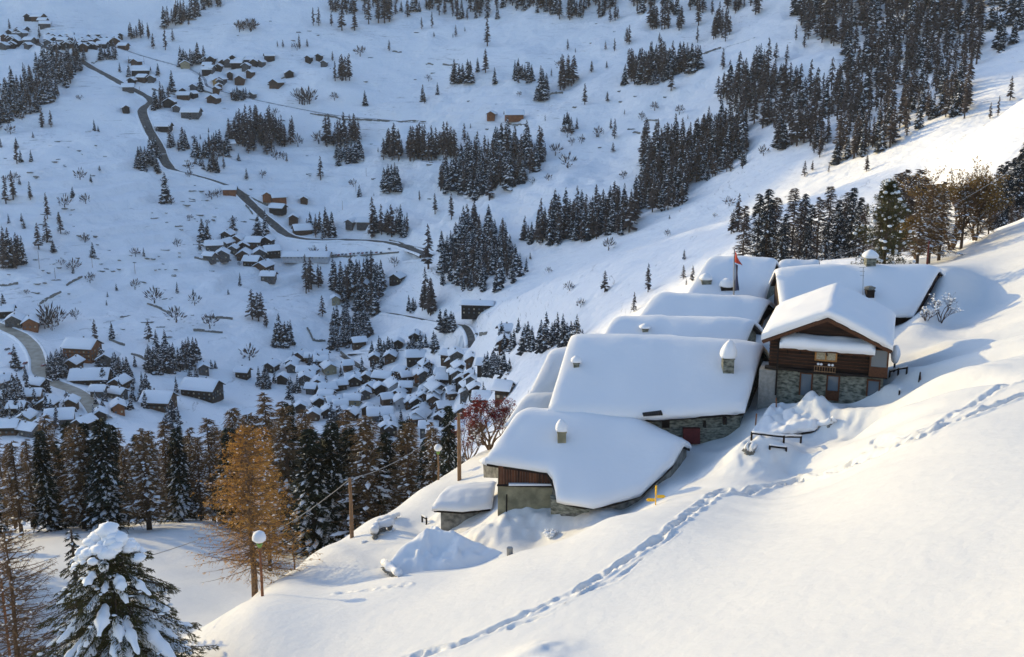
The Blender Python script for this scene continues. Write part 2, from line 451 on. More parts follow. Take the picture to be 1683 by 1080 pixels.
def grid_mesh(name, X, Y, Z, m):
    nr, nc = X.shape
    me = bpy.data.meshes.new(name)
    co = np.stack([X, Y, Z], -1).reshape(-1, 3).astype(np.float32)
    idx = np.arange(nr * nc).reshape(nr, nc)
    q = np.stack([idx[:-1, :-1], idx[:-1, 1:], idx[1:, 1:], idx[1:, :-1]], -1).reshape(-1, 4)
    me.vertices.add(len(co)); me.vertices.foreach_set('co', co.ravel())
    me.loops.add(q.size); me.loops.foreach_set('vertex_index', q.ravel().astype(np.int32))
    me.polygons.add(len(q)); me.polygons.foreach_set('loop_start', np.arange(0, q.size, 4, dtype=np.int32))
    me.polygons.foreach_set('loop_total', np.full(len(q), 4, dtype=np.int32))
    me.polygons.foreach_set('use_smooth', np.ones(len(q), dtype=bool))
    me.materials.append(m); me.update(calc_edges=True)
    return me, co, q

# ------------------------------------------------------------------ the ground
def polar(u0, u1, nu, y0, y1, ny):
    U = np.linspace(u0, u1, nu)[None, :]; Yv = np.exp(np.linspace(math.log(y0), math.log(y1), ny))[:, None]
    X = U * Yv; YY = np.repeat(Yv, nu, 1)
    return X, YY
YB = 150.0
def ground_piece(name, X, Y, m):
    Z = HF(X, Y)
    me, co, q = grid_mesh(name, X, Y, Z, m)
    o = link(name, me); tag(o, kind='structure')
    return co, q
U = np.concatenate([np.linspace(-.9, -.5, 60)[:-1], np.linspace(-.5, .5, 640), np.linspace(.5, .9, 60)[1:]])
def polarU(U, ys):
    return U[None, :] * ys[:, None], np.repeat(ys[:, None], len(U), 1)
y_near = np.concatenate([np.exp(np.linspace(math.log(9), math.log(40), 60))[:-1], np.exp(np.linspace(math.log(40), math.log(YB), 520))])
Xn, Yn = polarU(U, y_near)
co1, q1 = ground_piece('ground', Xn, Yn, M_snow)
Uf = np.concatenate([np.linspace(-1.6, -.52, 60)[:-1], np.linspace(-.52, .52, 330), np.linspace(.52, 1.3, 40)[1:]])
y_far = np.concatenate([np.exp(np.linspace(math.log(YB - 1.5), math.log(500), 200))[:-1], np.exp(np.linspace(math.log(500), math.log(1750), 330))[:-1], np.exp(np.linspace(math.log(1750), math.log(2700), 40))])
Xf, Yf = polarU(Uf, y_far)
co2, q2 = ground_piece('hills', Xf, Yf, M_snowfar)
# unseen near mountainside behind and right of the camera, added to bounce sunlight
gx = np.concatenate([np.linspace(-900, -60, 22), np.linspace(-40, 40, 17), np.linspace(60, 2600, 50)]); gy = np.concatenate([np.linspace(-1800, -60, 36), np.linspace(-45, 8.6, 12)])
GX, GYY = np.meshgrid(gx, gy)
GZ = -19.5 + .35 * GX - .2 * GYY + np.where(GYY < -30, vnoise(GX / 90, GYY / 90) * 8 + vnoise(GX / 30, GYY / 30) * 2, 0)
_me, _c, _q = grid_mesh('mountainside', GX, GYY, GZ, mat('snow_bounce', (.92, .92, .92), .8)); tag(link('mountainside', _me), kind='structure')  # snow lighter than the near slope's, to bounce more light
BV = BVHTree.FromPolygons([Vector(map(float, c)) for c in np.concatenate([co1, co2])], [tuple(map(int, f)) for f in np.concatenate([q1, q2 + len(co1)])])
def gz(x, y):
    h = BV.ray_cast(Vector((x, y, 3000)), Vector((0, 0, -1)))
    return h[0].z if h[0] else 0.0
def G(px, row):
    d = P(px, row, 100.0).normalized()
    h = BV.ray_cast(d * 8, d)
    return h[0] if h[0] else P(px, row, 1500)
def GY(px, row, Y):
    """ground point in the direction of a column, at distance Y"""
    x = u_of(px, row) * Y
    return Vector((x, Y, gz(x, Y)))

# ------------------------------------------------------------------ roads
def ribbon(nm, kind, hw, A):
    n = len(A)
    T = np.gradient(A[:, :2], axis=0); T /= np.linalg.norm(T, axis=1)[:, None] + 1e-9
    N = np.stack([-T[:, 1], T[:, 0]], 1)
    prof = [(-hw * 1.02, -2.5), (-hw, .22), (-hw * .35, .3), (hw * .35, .3), (hw, .22), (hw * 1.02, -2.5)]
    wob = np.array([rnd.uniform(.85, 1.1) for _ in range(n)])
    mb = MB(); vs = []
    for i in range(n):
        for a, z in prof:
            vs.append((A[i, 0] + N[i, 0] * a * wob[i], A[i, 1] + N[i, 1] * a * wob[i], A[i, 2] + z))
    k = len(prof)
    mb.add(vs, [(i * k + j, (i + 1) * k + j, (i + 1) * k + j + 1, i * k + j + 1) for i in range(n - 1) for j in range(k - 1)])
    o = mb.build('road', {'asphalt': M_asph, 'slush': M_slush, 'lane': M_lane}[kind]); tag(o, kind='structure')
    if kind != 'lane':            # ploughed banks of snow along both sides
        for sgn in (-1, 1):
            mb = MB(); vs = []
            for i in range(n):
                hgt = .9 + rnd.uniform(-.3, .5)
                for a, z in ((hw * .94, .15), (hw + .5, hgt), (hw + 1.3, hgt * .8), (hw + 2.4, -.5)):
                    vs.append((A[i, 0] + N[i, 0] * a * sgn, A[i, 1] + N[i, 1] * a * sgn, A[i, 2] + z))
            mb.add(vs, [(i * 4 + j, (i + 1) * 4 + j, (i + 1) * 4 + j + 1, i * 4 + j + 1) for i in range(n - 1) for j in range(3)])
            tag(mb.build('road_snow_bank', M_snowfar, smooth=True), kind='structure')
for nm, (kind, hw, A) in road_pts.items(): ribbon(nm, kind, hw, A)

# ------------------------------------------------------------------ near houses
def edge_params(n, length, r):
    """n+1 parameters 0..1 packed towards both ends over r metres"""
    e = min(.3, r / max(length, .1)); k = max(3, n // 5)
    a = [e * (1 - math.cos(math.pi / 2 * i / k)) for i in range(k)]
    b = list(np.linspace(e, 1 - e, n - 2 * k + 1))
    return a + b + [1 - x for x in a[::-1]]
def snow_slab(name, Pf, t0, t1, slen, tlen, th, parent, mtl=None, r=.8, ns=34, nt=26, seed=0, over=.12, ridge_soft=.25, side=.5, lump=0):
    S = edge_params(ns, slen, r); T = edge_params(nt, tlen, r)
    mb = MB(); V = []; B = []
    for b in T:
        for a in S:
            tt = t0 + (t1 - t0) * b
            p = Pf(a + (a - .5) * 2 * over / slen, tt + (b - .5) * 2 * over / tlen * (t1 - t0))
            ds, dt = min(a, 1 - a) * slen, min(b, 1 - b) * tlen
            qa, qb = 1 - min(1, ds / r), 1 - min(1, dt / r)
            q = min(1, math.sqrt(qa * qa + qb * qb))
            k = side + (1 - side) * math.sqrt(max(0, 1 - q * q))
            nz = float(vnoise(np.array(p.x * .55 + seed), np.array(p.y * .55))) * .10 + float(vnoise(np.array(p.x * 1.9 + seed), np.array(p.y * 1.9))) * .03
            nz += lump * (float(vnoise(np.array(p.x * 1.1 + seed), np.array(p.y * .8))) + .5 * float(vnoise(np.array(p.x * 2.6), np.array(p.y * 2.2 + seed)))); wr = abs(tt) * tlen / (t1 - t0)
            h = th * k + nz * (1 - q * .6) - ridge_soft * math.exp(-(wr / .7) ** 2)
            edge = (a in (0, 1) or b in (0, 1))
            V.append(p + Vector((0, 0, h)))
            B.append(p + Vector((0, 0, .03 + (float(vnoise(np.array(p.x * 2.3), np.array(p.y * 2.3 + seed))) * .08 if edge else 0))))
    nS, nT = len(S), len(T)
    fs = [(j * nS + i, j * nS + i + 1, (j + 1) * nS + i + 1, (j + 1) * nS + i) for j in range(nT - 1) for i in range(nS - 1)]
    o = mb.add(V, fs); o2 = mb.add(B, [tuple(f[::-1]) for f in fs])
    per = [i for i in range(nS)] + [j * nS + nS - 1 for j in range(1, nT)] + [(nT - 1) * nS + i for i in range(nS - 2, -1, -1)] + [j * nS for j in range(nT - 2, 0, -1)]
    sf = [(per[k], o2 + per[k], o2 + per[(k + 1) % len(per)], per[(k + 1) % len(per)]) for k in range(len(per))]
    mb.f += sf; mb.m += [0] * len(sf)
    return mb.build(name, mtl or M_snowroof, parent, smooth=True)
def plane_proj(px0, row0, Y0, p, q):
    p0 = P(px0, row0, Y0); A = p0.z - p * p0.y - q * p0.x
    def f(px, row):
        s, u = s_of(row), u_of(px, row)
        return P(px, row, A / (s - p - q * u))
    return f
def curve(pts):
    """pts: [(s, Vector)] piecewise linear, smoothed a little"""
    def f(s):
        if s <= pts[0][0]: k = 0
        elif s >= pts[-1][0]: k = len(pts) - 2
        else: k = max(i for i in range(len(pts) - 1) if pts[i][0] <= s)
        a, b = pts[k], pts[k + 1]; t = (s - a[0]) / (b[0] - a[0])
        return a[1].lerp(b[1], t) if 0 <= t <= 1 else a[1] + (b[1] - a[1]) * t
    return f
def chimney(parent, base, w, h, caph, capr, seed=0, mtl=None, local=False):
    mb = MB(); mb.box((base.x, base.y, base.z + h / 2 - .4), w / 2, w / 2, h / 2 + .4)
    mb.box((base.x, base.y, base.z + h * .96), w / 2 + .05, w / 2 + .05, .05)
    c = mb.build('chimney', mtl or M_stone, parent)
    if caph > 0:
        mb = MB(); n = 14
        prof = [(capr * .98, 0), (capr * 1.06, caph * .12), (capr, caph * .38), (capr * .72, caph * .66), (capr * .34, caph * .9), (0.02, caph)]
        vs = []
        r_ = random.Random(seed)
        lx, ly = r_.uniform(-.1, .1), r_.uniform(-.1, .1)
        for r, z in prof:
            for k in range(n):
                a = 2 * math.pi * k / n; sq = 1 / max(abs(math.cos(a)), abs(math.sin(a))) ** .5
                vs.append((base.x + math.cos(a) * r * sq + lx * z, base.y + math.sin(a) * r * sq + ly * z, base.z + h * .98 + .05 + z))
        fs = [(i * n + k, i * n + (k + 1) % n, (i + 1) * n + (k + 1) % n, (i + 1) * n + k) for i in range(len(prof) - 1) for k in range(n)] + [tuple(range(n))[::-1]]
        mb.add(vs, fs); cap = mb.build('snow_cap', M_snowroof, None, smooth=True)
        cap.parent = c                      # chimney already carries the offset into the thing's frame
    return c
def near_house(name, label, pf, ridge, eave, back=.8, th=.75, wall_m=None, wall_in=(.03, .97, .10), cat='house', r=.8, seed=0, group=None, lump=0, over=.12):
    R = curve([(s, pf(a, b)) for s, a, b in ridge]); E = curve([(s, pf(a, b)) for s, a, b in eave])
    def Pf(s, t):
        a, b = R(s), E(s)
        if t >= 0: return a + (b - a) * t
        d = a - b
        return Vector((a.x + d.x * -t, a.y + d.y * -t, a.z + d.z * t))
    slen = (R(1) - R(0)).length; tlen = (E(.5) - R(.5)).length * (1 + back)
    mid = Pf(.5, .5); gzz = gz(mid.x, mid.y)
    T = thing(name, label, cat, Vector((mid.x, mid.y, min(gzz, mid.z - 1.5))), group)
    snow_slab('roof_snow', Pf, -back, 1, slen, tlen, th, T, r=r, seed=seed, over=over, lump=lump, ns=34 + int(lump * 60), nt=26 + int(lump * 60))
    # stone-slab roof edge under the snow
    mb = MB(); n = 12; V = []
    for dz in (-.0, -.2):
        for t in (-back, 0, 1):
            for k in range(n + 1):
                V.append(Pf(k / n, t) + Vector((0, 0, dz)))
    w = n + 1; fs = []
    for l in range(2):
        for j in range(2):
            for i in range(n):
                f = (l * 3 * w + j * w + i, l * 3 * w + j * w + i + 1, l * 3 * w + (j + 1) * w + i + 1, l * 3 * w + (j + 1) * w + i)
                fs.append(f if l == 0 else f[::-1])
    for j in (0, 2): fs += [(j * w + i, j * w + i + 1, 3 * w + j * w + i + 1, 3 * w + j * w + i) for i in range(n)]
    for i in (0, n): fs += [(j * w + i, (j + 1) * w + i, 3 * w + (j + 1) * w + i, 3 * w + j * w + i) for j in range(2)]
    mb.add(V, fs); mb.build('roof', M_woodd, T)
    s0, s1, ti = wall_in
    mb = MB()
    ring = [(s0 + (s1 - s0) * k / 10, 1 - ti) for k in range(11)] + [(s1, 0), (s1, -back + ti)] + [(s1 + (s0 - s1) * k / 10, -back + ti) for k in range(1, 11)] + [(s0, 0)]
    top = [Pf(a, b) + Vector((0, 0, -.21)) for a, b in ring]
    bot = [Vector((v.x, v.y, min(v.z - .5, gz(v.x, v.y) - 1.0))) for v in top]
    m = len(ring); mb.add(top + bot, [(i, i + m, (i + 1) % m + m, (i + 1) % m) for i in range(m)])
    mb.build('wall', wall_m or M_stone, T)
    T_R, T_E = R, E
    return T, Pf, R, E

# --- A: lowest barn
pA = plane_proj(855, 672, 84.7, .5, .03)
TA, PA, RA, EA = near_house('stone_barn', 'lowest snow-laden barn with a brown board wall over plastered stone, nearest the camera', pA,
    [(0, 856, 680), (.35, 960, 684), (.7, 1050, 700), (1, 1122, 733)],
    [(0, 800, 762), (.36, 906, 778), (.40, 912, 800), (.46, 916, 824), (.62, 975, 836), (.82, 1052, 815), (1, 1105, 766)], th=.62, seed=1, wall_m=M_stonewall, wall_in=(.06, .985, .13), cat='barn')
def panel(name, pts, mtl, parent, thick=.08, n=None):
    """a plank panel: quad of points pushed out by its thickness along -n"""
    a, b, c, d = [Vector(p) for p in pts]
    nn = (b - a).cross(d - a).normalized()
    if nn.y > 0: nn = -nn
    mb = MB(); V = [a, b, c, d] + [v - nn * thick for v in (a, b, c, d)]
    V = V[4:] + V[:4]; V = [v + nn * thick for v in V]
    mb.add([*(p + nn * thick for p in (a, b, c, d)), *(p - nn * .01 for p in (a, b, c, d))], [(0, 1, 2, 3), (7, 6, 5, 4), (0, 4, 5, 1), (1, 5, 6, 2), (2, 6, 7, 3), (3, 7, 4, 0)])
    return mb.build(name, mtl, parent)
YA = 78.6
# front: boards above, plastered stone below, with the return wall and a plank annex on the left
Yf0, Yf1 = 79.6, 79.3
def fw(px, row): return P(px, row, Yf0 + (Yf1 - Yf0) * (px - 818) / 100)
mb = MB(); nb = 22
for k in range(nb):
    p0, p1 = 819 + k * 98 / nb, 819 + (k + .93) * 98 / nb
    r0, r1 = 769 + (p0 - 819) * .03 + 5, 797 + rnd.uniform(-1.5, 2.0)
    j = rnd.uniform(0, .05)
    a, b, c, d = fw(p0, r0 - 9), fw(p1, r0 - 9), fw(p1, r1), fw(p0, r1)
    f = [v + Vector((0, -.10 - j, 0)) for v in (a, b, c, d)] + [v + Vector((0, .05, 0)) for v in (a, b, c, d)]
    mb.add(f, [(3, 2, 1, 0), (0, 1, 5, 4), (1, 2, 6, 5), (2, 3, 7, 6), (3, 0, 4, 7)])
mb.build('board_wall', M_woodv, TA)
mb = MB()
V = [fw(818, 795), fw(918, 797), fw(918, 875), fw(818, 872)]
V2 = [v + Vector((0, 3.5, 0)) for v in V]
mb.add(V + V2, [(3, 2, 1, 0), (0, 1, 5, 4), (3, 0, 4, 7), (1, 2, 6, 5)]); mb.build('plaster_wall', M_render, TA)
mb = MB(); mb.tube([fw(819, 796.5) + Vector((-.1, -.12, 0)), fw(919, 799) + Vector((0, -.12, 0))], .09); mb.tube([fw(833, 812) + Vector((0, -.1, 0)), fw(832, 866) + Vector((0, -.1, 0))], .05); mb.build('beam', M_woodd, TA)
mb = MB(); mb.box((fw(872, 795.5)) + Vector((0, -.22, .06)), 1.6, .14, .06); mb.build('ledge_snow', M_snowroof, TA)
mb = MB(); a, b, c, d = P(794, 762, 82.5), P(820, 762, 80.5), P(820, 786, 80.5), P(795, 785, 82.5)
mb.add([a, b, c, d] + [v + Vector((.5, 2, 0)) for v in (a, b, c, d)], [(3, 2, 1, 0), (0, 1, 5, 4), (3, 0, 4, 7)]); mb.build('annex_wall', M_stonewall, TA)
mb = MB(); a = P(806, 757, 81.0); mb.blob((a.x, a.y, a.z), .75, 1.0, .16, 3); mb.build('annex_snow', M_snowroof, TA, smooth=True)
mb = MB(); a, b, c, d = P(905, 822, 76.5), P(975, 828, 75.8), P(968, 842, 75.8), P(905, 846, 76.5)
mb.add([a, b, c, d] + [v + Vector((0, 1, 0)) for v in (a, b, c, d)], [(3, 2, 1, 0), (0, 1, 5, 4)]); mb.build('lower_wall', M_stone, TA)
cb = pA(923, 736); chimney(TA, cb, .62, 1.35, .85, .44, 1, M_render)

# --- B: big roof
pB = plane_proj(1170, 683, 83.5, .5, .03)
TB, PB, RB, EB = near_house('stone_house', 'broad house with the largest snow-covered roof and two chimneys', pB,
    [(0, 940, 557), (.5, 1100, 560), (.85, 1210, 569), (1, 1252, 575)],
    [(0, 902, 683), (.4, 1030, 690), (.55, 1080, 689), (1, 1222, 679)], th=.72, seed=2, wall_in=(.03, .975, .10))
for (a, b, w, h, ch, cr, sd) in ((1195, 618, .85, 1.75, 1.35, .62, 2), (947, 612, .45, 1.05, .5, .42, 3)):
    chimney(TB, pB(a, b + 4), w, h, ch, cr, sd)
# openings under the eave
def wallbit(T, name, px0, px1, r0, r1, Y, m, th=.08):
    mb = MB(); a, b, c, d = P(px0, r0, Y), P(px1, r0, Y), P(px1, r1, Y), P(px0, r1, Y)
    mb.add([v + Vector((0, -th, 0)) for v in (a, b, c, d)] + [v + Vector((0, .1, 0)) for v in (a, b, c, d)], [(3, 2, 1, 0), (0, 1, 5, 4), (1, 2, 6, 5), (2, 3, 7, 6), (3, 0, 4, 7)])
    return mb.build(name, m, T)
tB = .10
YBf = EB(.7).y + .45
wallbit(TB, 'door', 1122, 1150, 703, 728, YBf + .1, M_red, .25)
wallbit(TB, 'window', 1088, 1100, 686, 702, YBf + .3, M_woodd, .2)
wallbit(TB, 'window', 1156, 1160, 692, 702, YBf + .1, M_woodd, .2)
wallbit(TB, 'window', 1188, 1194, 686, 697, YBf, M_woodd, .2)
mb = MB(); a, b = P(1056, 680, 83.2), P(1088, 678, 83.0)
for k in range(9):
    c = a.lerp(b, (k + .5) / 9); mb.box(c, .07, .5, .06, mi=0)
mb.tube([a, b], .05); mb.build('snow_guard', M_woodd, TB)

# --- C D E F H I and two slivers
roofs = [
 ('stone_house', 'house with a long low snow roof directly behind the biggest roof', (1100, 590, 94.0), [(0, 1012, 523), (.8, 1200, 526), (1, 1238, 532)], [(0, 975, 590), (1, 1212, 594)], .55, 11, M_stone, (.03, .95, .1)),
 ('stone_house', 'house with a snow roof and a dark timber gable, third roof up from the barn', (1160, 550, 103.0), [(0, 1078, 486), (.8, 1225, 491), (1, 1262, 499)], [(0, 1035, 552), (1, 1226, 566)], .6, 12, M_woodd, (.03, .97, .1)),
 ('stone_house', 'snow-roofed house with a flagpole before it, farthest up the hillside', (1200, 500, 112.0), [(0, 1168, 425), (.75, 1250, 426), (1, 1275, 431)], [(0, 1122, 502), (1, 1252, 508)], .6, 13, M_stone, (.03, .96, .1)),
 ('long_farmhouse', 'long snow-roofed farmhouse with brown timber wall behind the chalet', (1480, 515, 103.0), [(0, 1276, 446), (.25, 1340, 441), (.9, 1515, 440), (1, 1542, 445)], [(0, 1284, 517), (.5, 1380, 521), (1, 1500, 521)], .65, 14, M_wood, (.02, .985, .1)),
 ('stone_shed', 'small shed roof tucked left of the biggest roof, upper one of two', (910, 650, 93.0), [(0, 908, 575), (1, 960, 573)], [(0, 872, 652), (1, 925, 650)], .5, 15, M_stone, (.04, .96, .1)),
 ('stone_shed', 'small shed roof tucked left of the biggest roof, lower one of two', (880, 700, 89.5), [(0, 868, 648), (1, 925, 646)], [(0, 832, 702), (1, 890, 702)], .45, 16, M_stone, (.04, .96, .1)),
 ('stone_shed', 'narrow snow-covered roof peeping over between the flag and the long farmhouse', (1310, 460, 124.0), [(0, 1283, 430), (1, 1345, 430)], [(0, 1272, 462), (1, 1340, 462)], .5, 17, M_stone, (.04, .96, .1)),
]
NH = []
for nm, lab, (a, b, Y), rg, ev, th, sd, wm, wi in roofs:
    pf = plane_proj(a, b, Y, .5, .03)
    NH.append((near_house(nm, lab, pf, rg, ev, back=.75, th=th, seed=sd, wall_m=wm, wall_in=wi, cat='house' if 'shed' not in nm else 'shed'), pf))
# extra bits on these roofs
T_, pf = NH[0][0][0], NH[0][1]; chimney(T_, pf(1060, 552), .5, .7, .35, .5, 5)
T_, pf = NH[1][0][0], NH[1][1]
Pd = NH[1][0][1]
for k in range(5):
    a = Pd(.985, .15 + k * .17) + Vector((0.12, 0, -.9 - rnd.random() * .5)); 
    mb = MB(); mb.tube([a, a + Vector((-.5, -.9, -1.1))], .07); mb.build('brace', M_pole, T_)
T_, pf = NH[2][0][0], NH[2][1]
chimney(T_, pf(1160, 473), .95, .85, .65, .62, 7)
b = pf(1196, 482); mb = MB(); mb.box((b.x, b.y, b.z + .55), .75, .6, .16); 
for sx in (-.6, .6): mb.box((b.x + sx, b.y, b.z + .1), .12, .5, .5)
c = mb.build('chimney', M_woodd, T_)
mb = MB(); mb.blob((b.x - .05, b.y, b.z + .8), .85, .7, .75, 5, flat=.7, nu=14, nv=8, rough=.06); mb.build('snow_cap', M_snowroof, None, smooth=True).parent = c
T_, pf = NH[3][0][0], NH[3][1]
cb = NH[3][0][2](.62); chimney(T_, Vector((P(1428, 440, cb.y).x, cb.y - .2, cb.z + .3)), .9, .75, .75, .72, 9)
wb = NH[3][0][1]
# antenna and the small chimney standing by it, poking over the chalet roof
cb = pf(1428, 497); chimney(T_, cb, .72, 1.2, 0, 0, 10, M_woodd)
mb = MB(); cp = Vector((cb.x, cb.y, cb.z + 1.35)); mb.blob(cp, .5, .5, .22, 4, nu=9, nv=5, rough=.25); mb.build('chimney_cowl', M_stonewall, T_)
an = P(1418.5, 486, cb.y); mb = MB(); top = P(1419, 440, cb.y)
mb.tube([an - Vector((0, 0, .5)), top], .028, 5)
for dz, w_ in ((.02, .38), (-.35, .30), (-.75, .24)):
    mb.tube([top + Vector((-w_, 0, dz)), top + Vector((w_ * .5, 0, dz))], .022, 4)
AT = thing('tv_antenna', 'thin television antenna mast on the long farmhouse roof', 'antenna', an); mb.build('mast', M_metal, AT)

# --- chalet
CO = Vector((23.6, 84.0, -26.7)); ex = Vector((.947, -.322, 0)); ey = Vector((.322, .947, 0)); ez = Vector((0, 0, 1))
TC = thing('timber_chalet', 'dark timber chalet on a stone ground floor with a gable facing the camera', 'chalet', CO)
def C(x, y, z): return CO + ex * x + ey * y + ez * z
def cbox(mb, x0, x1, y0, y1, z0, z1, mi=0):
    mb.box(C((x0 + x1) / 2, (y0 + y1) / 2, (z0 + z1) / 2), (x1 - x0) / 2, (y1 - y0) / 2, (z1 - z0) / 2, ex, ey, ez, mi)
HW, EV, AP, LEN = 4.75, 4.45, 6.62, 10.0
def Pc(s, t):               # s along ridge (front..back), t across
    return C(t * HW if True else 0, s * LEN, AP - abs(t) * (AP - EV))
snow_slab('roof_snow', Pc, -1, 1, LEN, 2 * HW, .82, TC, r=.75, seed=21, ns=34, nt=40, over=.05, ridge_soft=.1, side=.62)
mb = MB()
for sg in (-1, 1):
    V = []
    for y in (.02, LEN - .02):
        for x in (0, sg * HW):
            for dz in (0, -.16): V.append(C(x, y, AP - abs(x) / HW * (AP - EV) + dz))
    mb.add(V, [(0, 2, 6, 4), (1, 5, 7, 3), (0, 1, 3, 2), (4, 6, 7, 5), (2, 3, 7, 6)])
mb.build('roof', M_wood, TC)
mb = MB()                   # fascia boards along the gable and purlin ends
for sg in (-1, 1):
    a, b = C(0, .0, AP - .19), C(sg * (HW - .05), .0, EV - .13)
    d = (b - a).normalized(); m_ = (a + b) / 2
    mb.box(m_, (b - a).length / 2, .05, .12, d, ey, d.cross(ey) * -1)
mb.build('fascia', M_woodl, TC)
for x in (-4.0, -2.2, 0, 2.2, 4.0):
    mb = MB(); cbox(mb, x - .09, x + .09, .1, 1.3, AP - abs(x) / HW * (AP - EV) - .42, AP - abs(x) / HW * (AP - EV) - .2)
    mb.build('purlin', M_woodd, TC)
WX = 4.25; WY = 1.1
mb = MB()                   # upper timber body
zt = lambda x: AP - abs(x) / HW * (AP - EV) - .2
V = [C(-WX, WY, 2.15), C(WX, WY, 2.15), C(WX, WY, zt(WX)), C(0, WY, zt(0)), C(-WX, WY, zt(WX))]
V += [v + ey * (LEN - 1.6) for v in V]
mb.add(V, [(4, 3, 2, 1, 0), (5, 6, 7, 8, 9), (0, 5, 9, 4), (1, 2, 7, 6)]); mb.build('timber_wall', M_wood, TC)
mb = MB(); cbox(mb, -WX - .03, WX + .03, WY - .04, LEN - .4, -1.5, 2.13); mb.build('stone_wall', M_stone, TC)
mb = MB(); cbox(mb, -4.9, -3.55, WY - .35, WY + 2, -1.5, 1.95); mb.build('plaster_panel', mat('grey_plaster', (.26, .25, .23), .9, var=.15), TC)
mb = MB(); cbox(mb, -4.5, 4.55, WY - .5, WY + .1, 2.05, 2.22)
cbox(mb, -3.62, -3.5, WY - .5, WY - .36, 0, 4.4); cbox(mb, 3.15, 3.27, WY - .5, WY - .36, 2.2, 4.2)
mb.build('balcony_beam', M_woodd, TC)
mb = MB()                   # horizontal log shadows: thin ledges on the upper wall
for k in range(7):
    z = 2.45 + k * .27; cbox(mb, -WX - .02, WX + .02, WY - .05, WY + .02, z, z + .06)
mb.build('log_courses', M_woodl, TC)
mb = MB(); cbox(mb, -3.3, 3.3, WY - .06, WY + .05, 3.72, 3.92); mb.build('lintel_board', M_woodl, TC)
mb = MB(); cbox(mb, -.82, .82, WY - .14, WY + .05, 2.95, 3.05); cbox(mb, -.82, .82, WY - .14, WY + .05, 3.68, 3.78)
for x in (-.82, -.06, .70): cbox(mb, x, x + .12, WY - .14, WY + .05, 3.05, 3.68)
wf = mb.build('window', mat('honey_wood', (.42, .20, .06), .6, var=.2), TC)
mb = MB()
for x in (-.70, .06): cbox(mb, x, x + .64, WY - .08, WY - .04, 3.05, 3.68)
mb.build('pane', M_curtain, None).parent = wf
mb = MB(); cbox(mb, -.8, .8, WY - .62, WY - .55, 2.22, 2.28); cbox(mb, -.8, .8, WY - .62, WY - .55, 2.62, 2.67)
for k in range(9): x = -.78 + k * .19; cbox(mb, x, x + .04, WY - .62, WY - .56, 2.2, 2.68)
mb.build('balustrade', M_pole, TC)
for x in (-.5, -.28, .3, .55):
    mb = MB(); c = C(x, WY - .6, 2.82); mb.blob(c, .11, .11, .10, int(x * 100) + 90, nu=8, nv=5, rough=.1); mb.build('snow_ball', M_snowroof, TC, smooth=True)
def door(x0, x1, z0, z1, glass):
    mb = MB(); cbox(mb, x0, x0 + .12, WY - .16, WY, z0, z1); cbox(mb, x1 - .12, x1, WY - .16, WY, z0, z1); cbox(mb, x0 + .12, x1 - .12, WY - .16, WY, z1 - .14, z1)
    if glass: cbox(mb, x0 + .12, x1 - .12, WY - .14, WY, z0, z0 + .75)
    d_ = mb.build('door', M_woodl, TC)
    mb = MB(); cbox(mb, x0 + .12, x1 - .12, WY - .08, WY, z0 + (.75 if glass else 0), z1 - .14); mb.build('pane', M_glass, None).parent = d_
door(-1.85, -.85, .1, 1.95, False); door(.15, 1.15, -.1, 1.95, True); door(3.1, 4.1, .5, 1.85, False)
mb = MB(); cbox(mb, -2.0, 1.6, WY - .3, WY, 1.93, 2.05); mb.build('lintel_board', M_woodd, TC)
# glazed corner bay
mb = MB(); cbox(mb, 3.2, 4.55, WY - .6, WY + 1.2, 2.2, 2.95); mb.build('bay', M_woodl, TC)
mb = MB()
for x in (3.2, 4.43): cbox(mb, x, x + .12, WY - .6, WY - .48, 2.95, 4.25)
cbox(mb, 4.43, 4.55, WY + 1.0, WY + 1.12, 2.95, 4.25); cbox(mb, 3.2, 4.55, WY - .6, WY - .5, 4.25, 4.35)
fr = mb.build('bay_frame', M_woodl, TC)
mb = MB(); cbox(mb, 3.32, 4.43, WY - .56, WY - .53, 2.96, 4.24); cbox(mb, 4.5, 4.53, WY - .5, WY + 1, 2.96, 4.24); mb.build('pane', M_glass, None).parent = fr
# snow-covered canopy under the gable
def Pk(s, t): return C(-3.35 + 6.85 * s, WY + .1 - 1.15 * t, 4.28 - .32 * t)
snow_slab('canopy_snow', Pk, 0, 1, 6.85, 1.2, .78, TC, r=.4, seed=31, ns=40, nt=14, over=.06, ridge_soft=0, side=.6)
mb = MB(); V = [Pk(a, b) + ez * dz for dz in (0, -.1) for b in (0, 1) for a in (0.01, .99)]
mb.add(V, [(0, 1, 3, 2), (4, 6, 7, 5), (2, 3, 7, 6), (0, 4, 5, 1), (0, 2, 6, 4), (1, 5, 7, 3)]); mb.build('canopy', M_woodl, TC)
for i in range(7):
    mb = MB(); a = Pk((i + .5) / 7, .95) - ez * .1; mb.tube([a, a + ey * 1.0 - ez * .55], .05, 5); mb.build('brace', M_woodd, TC)

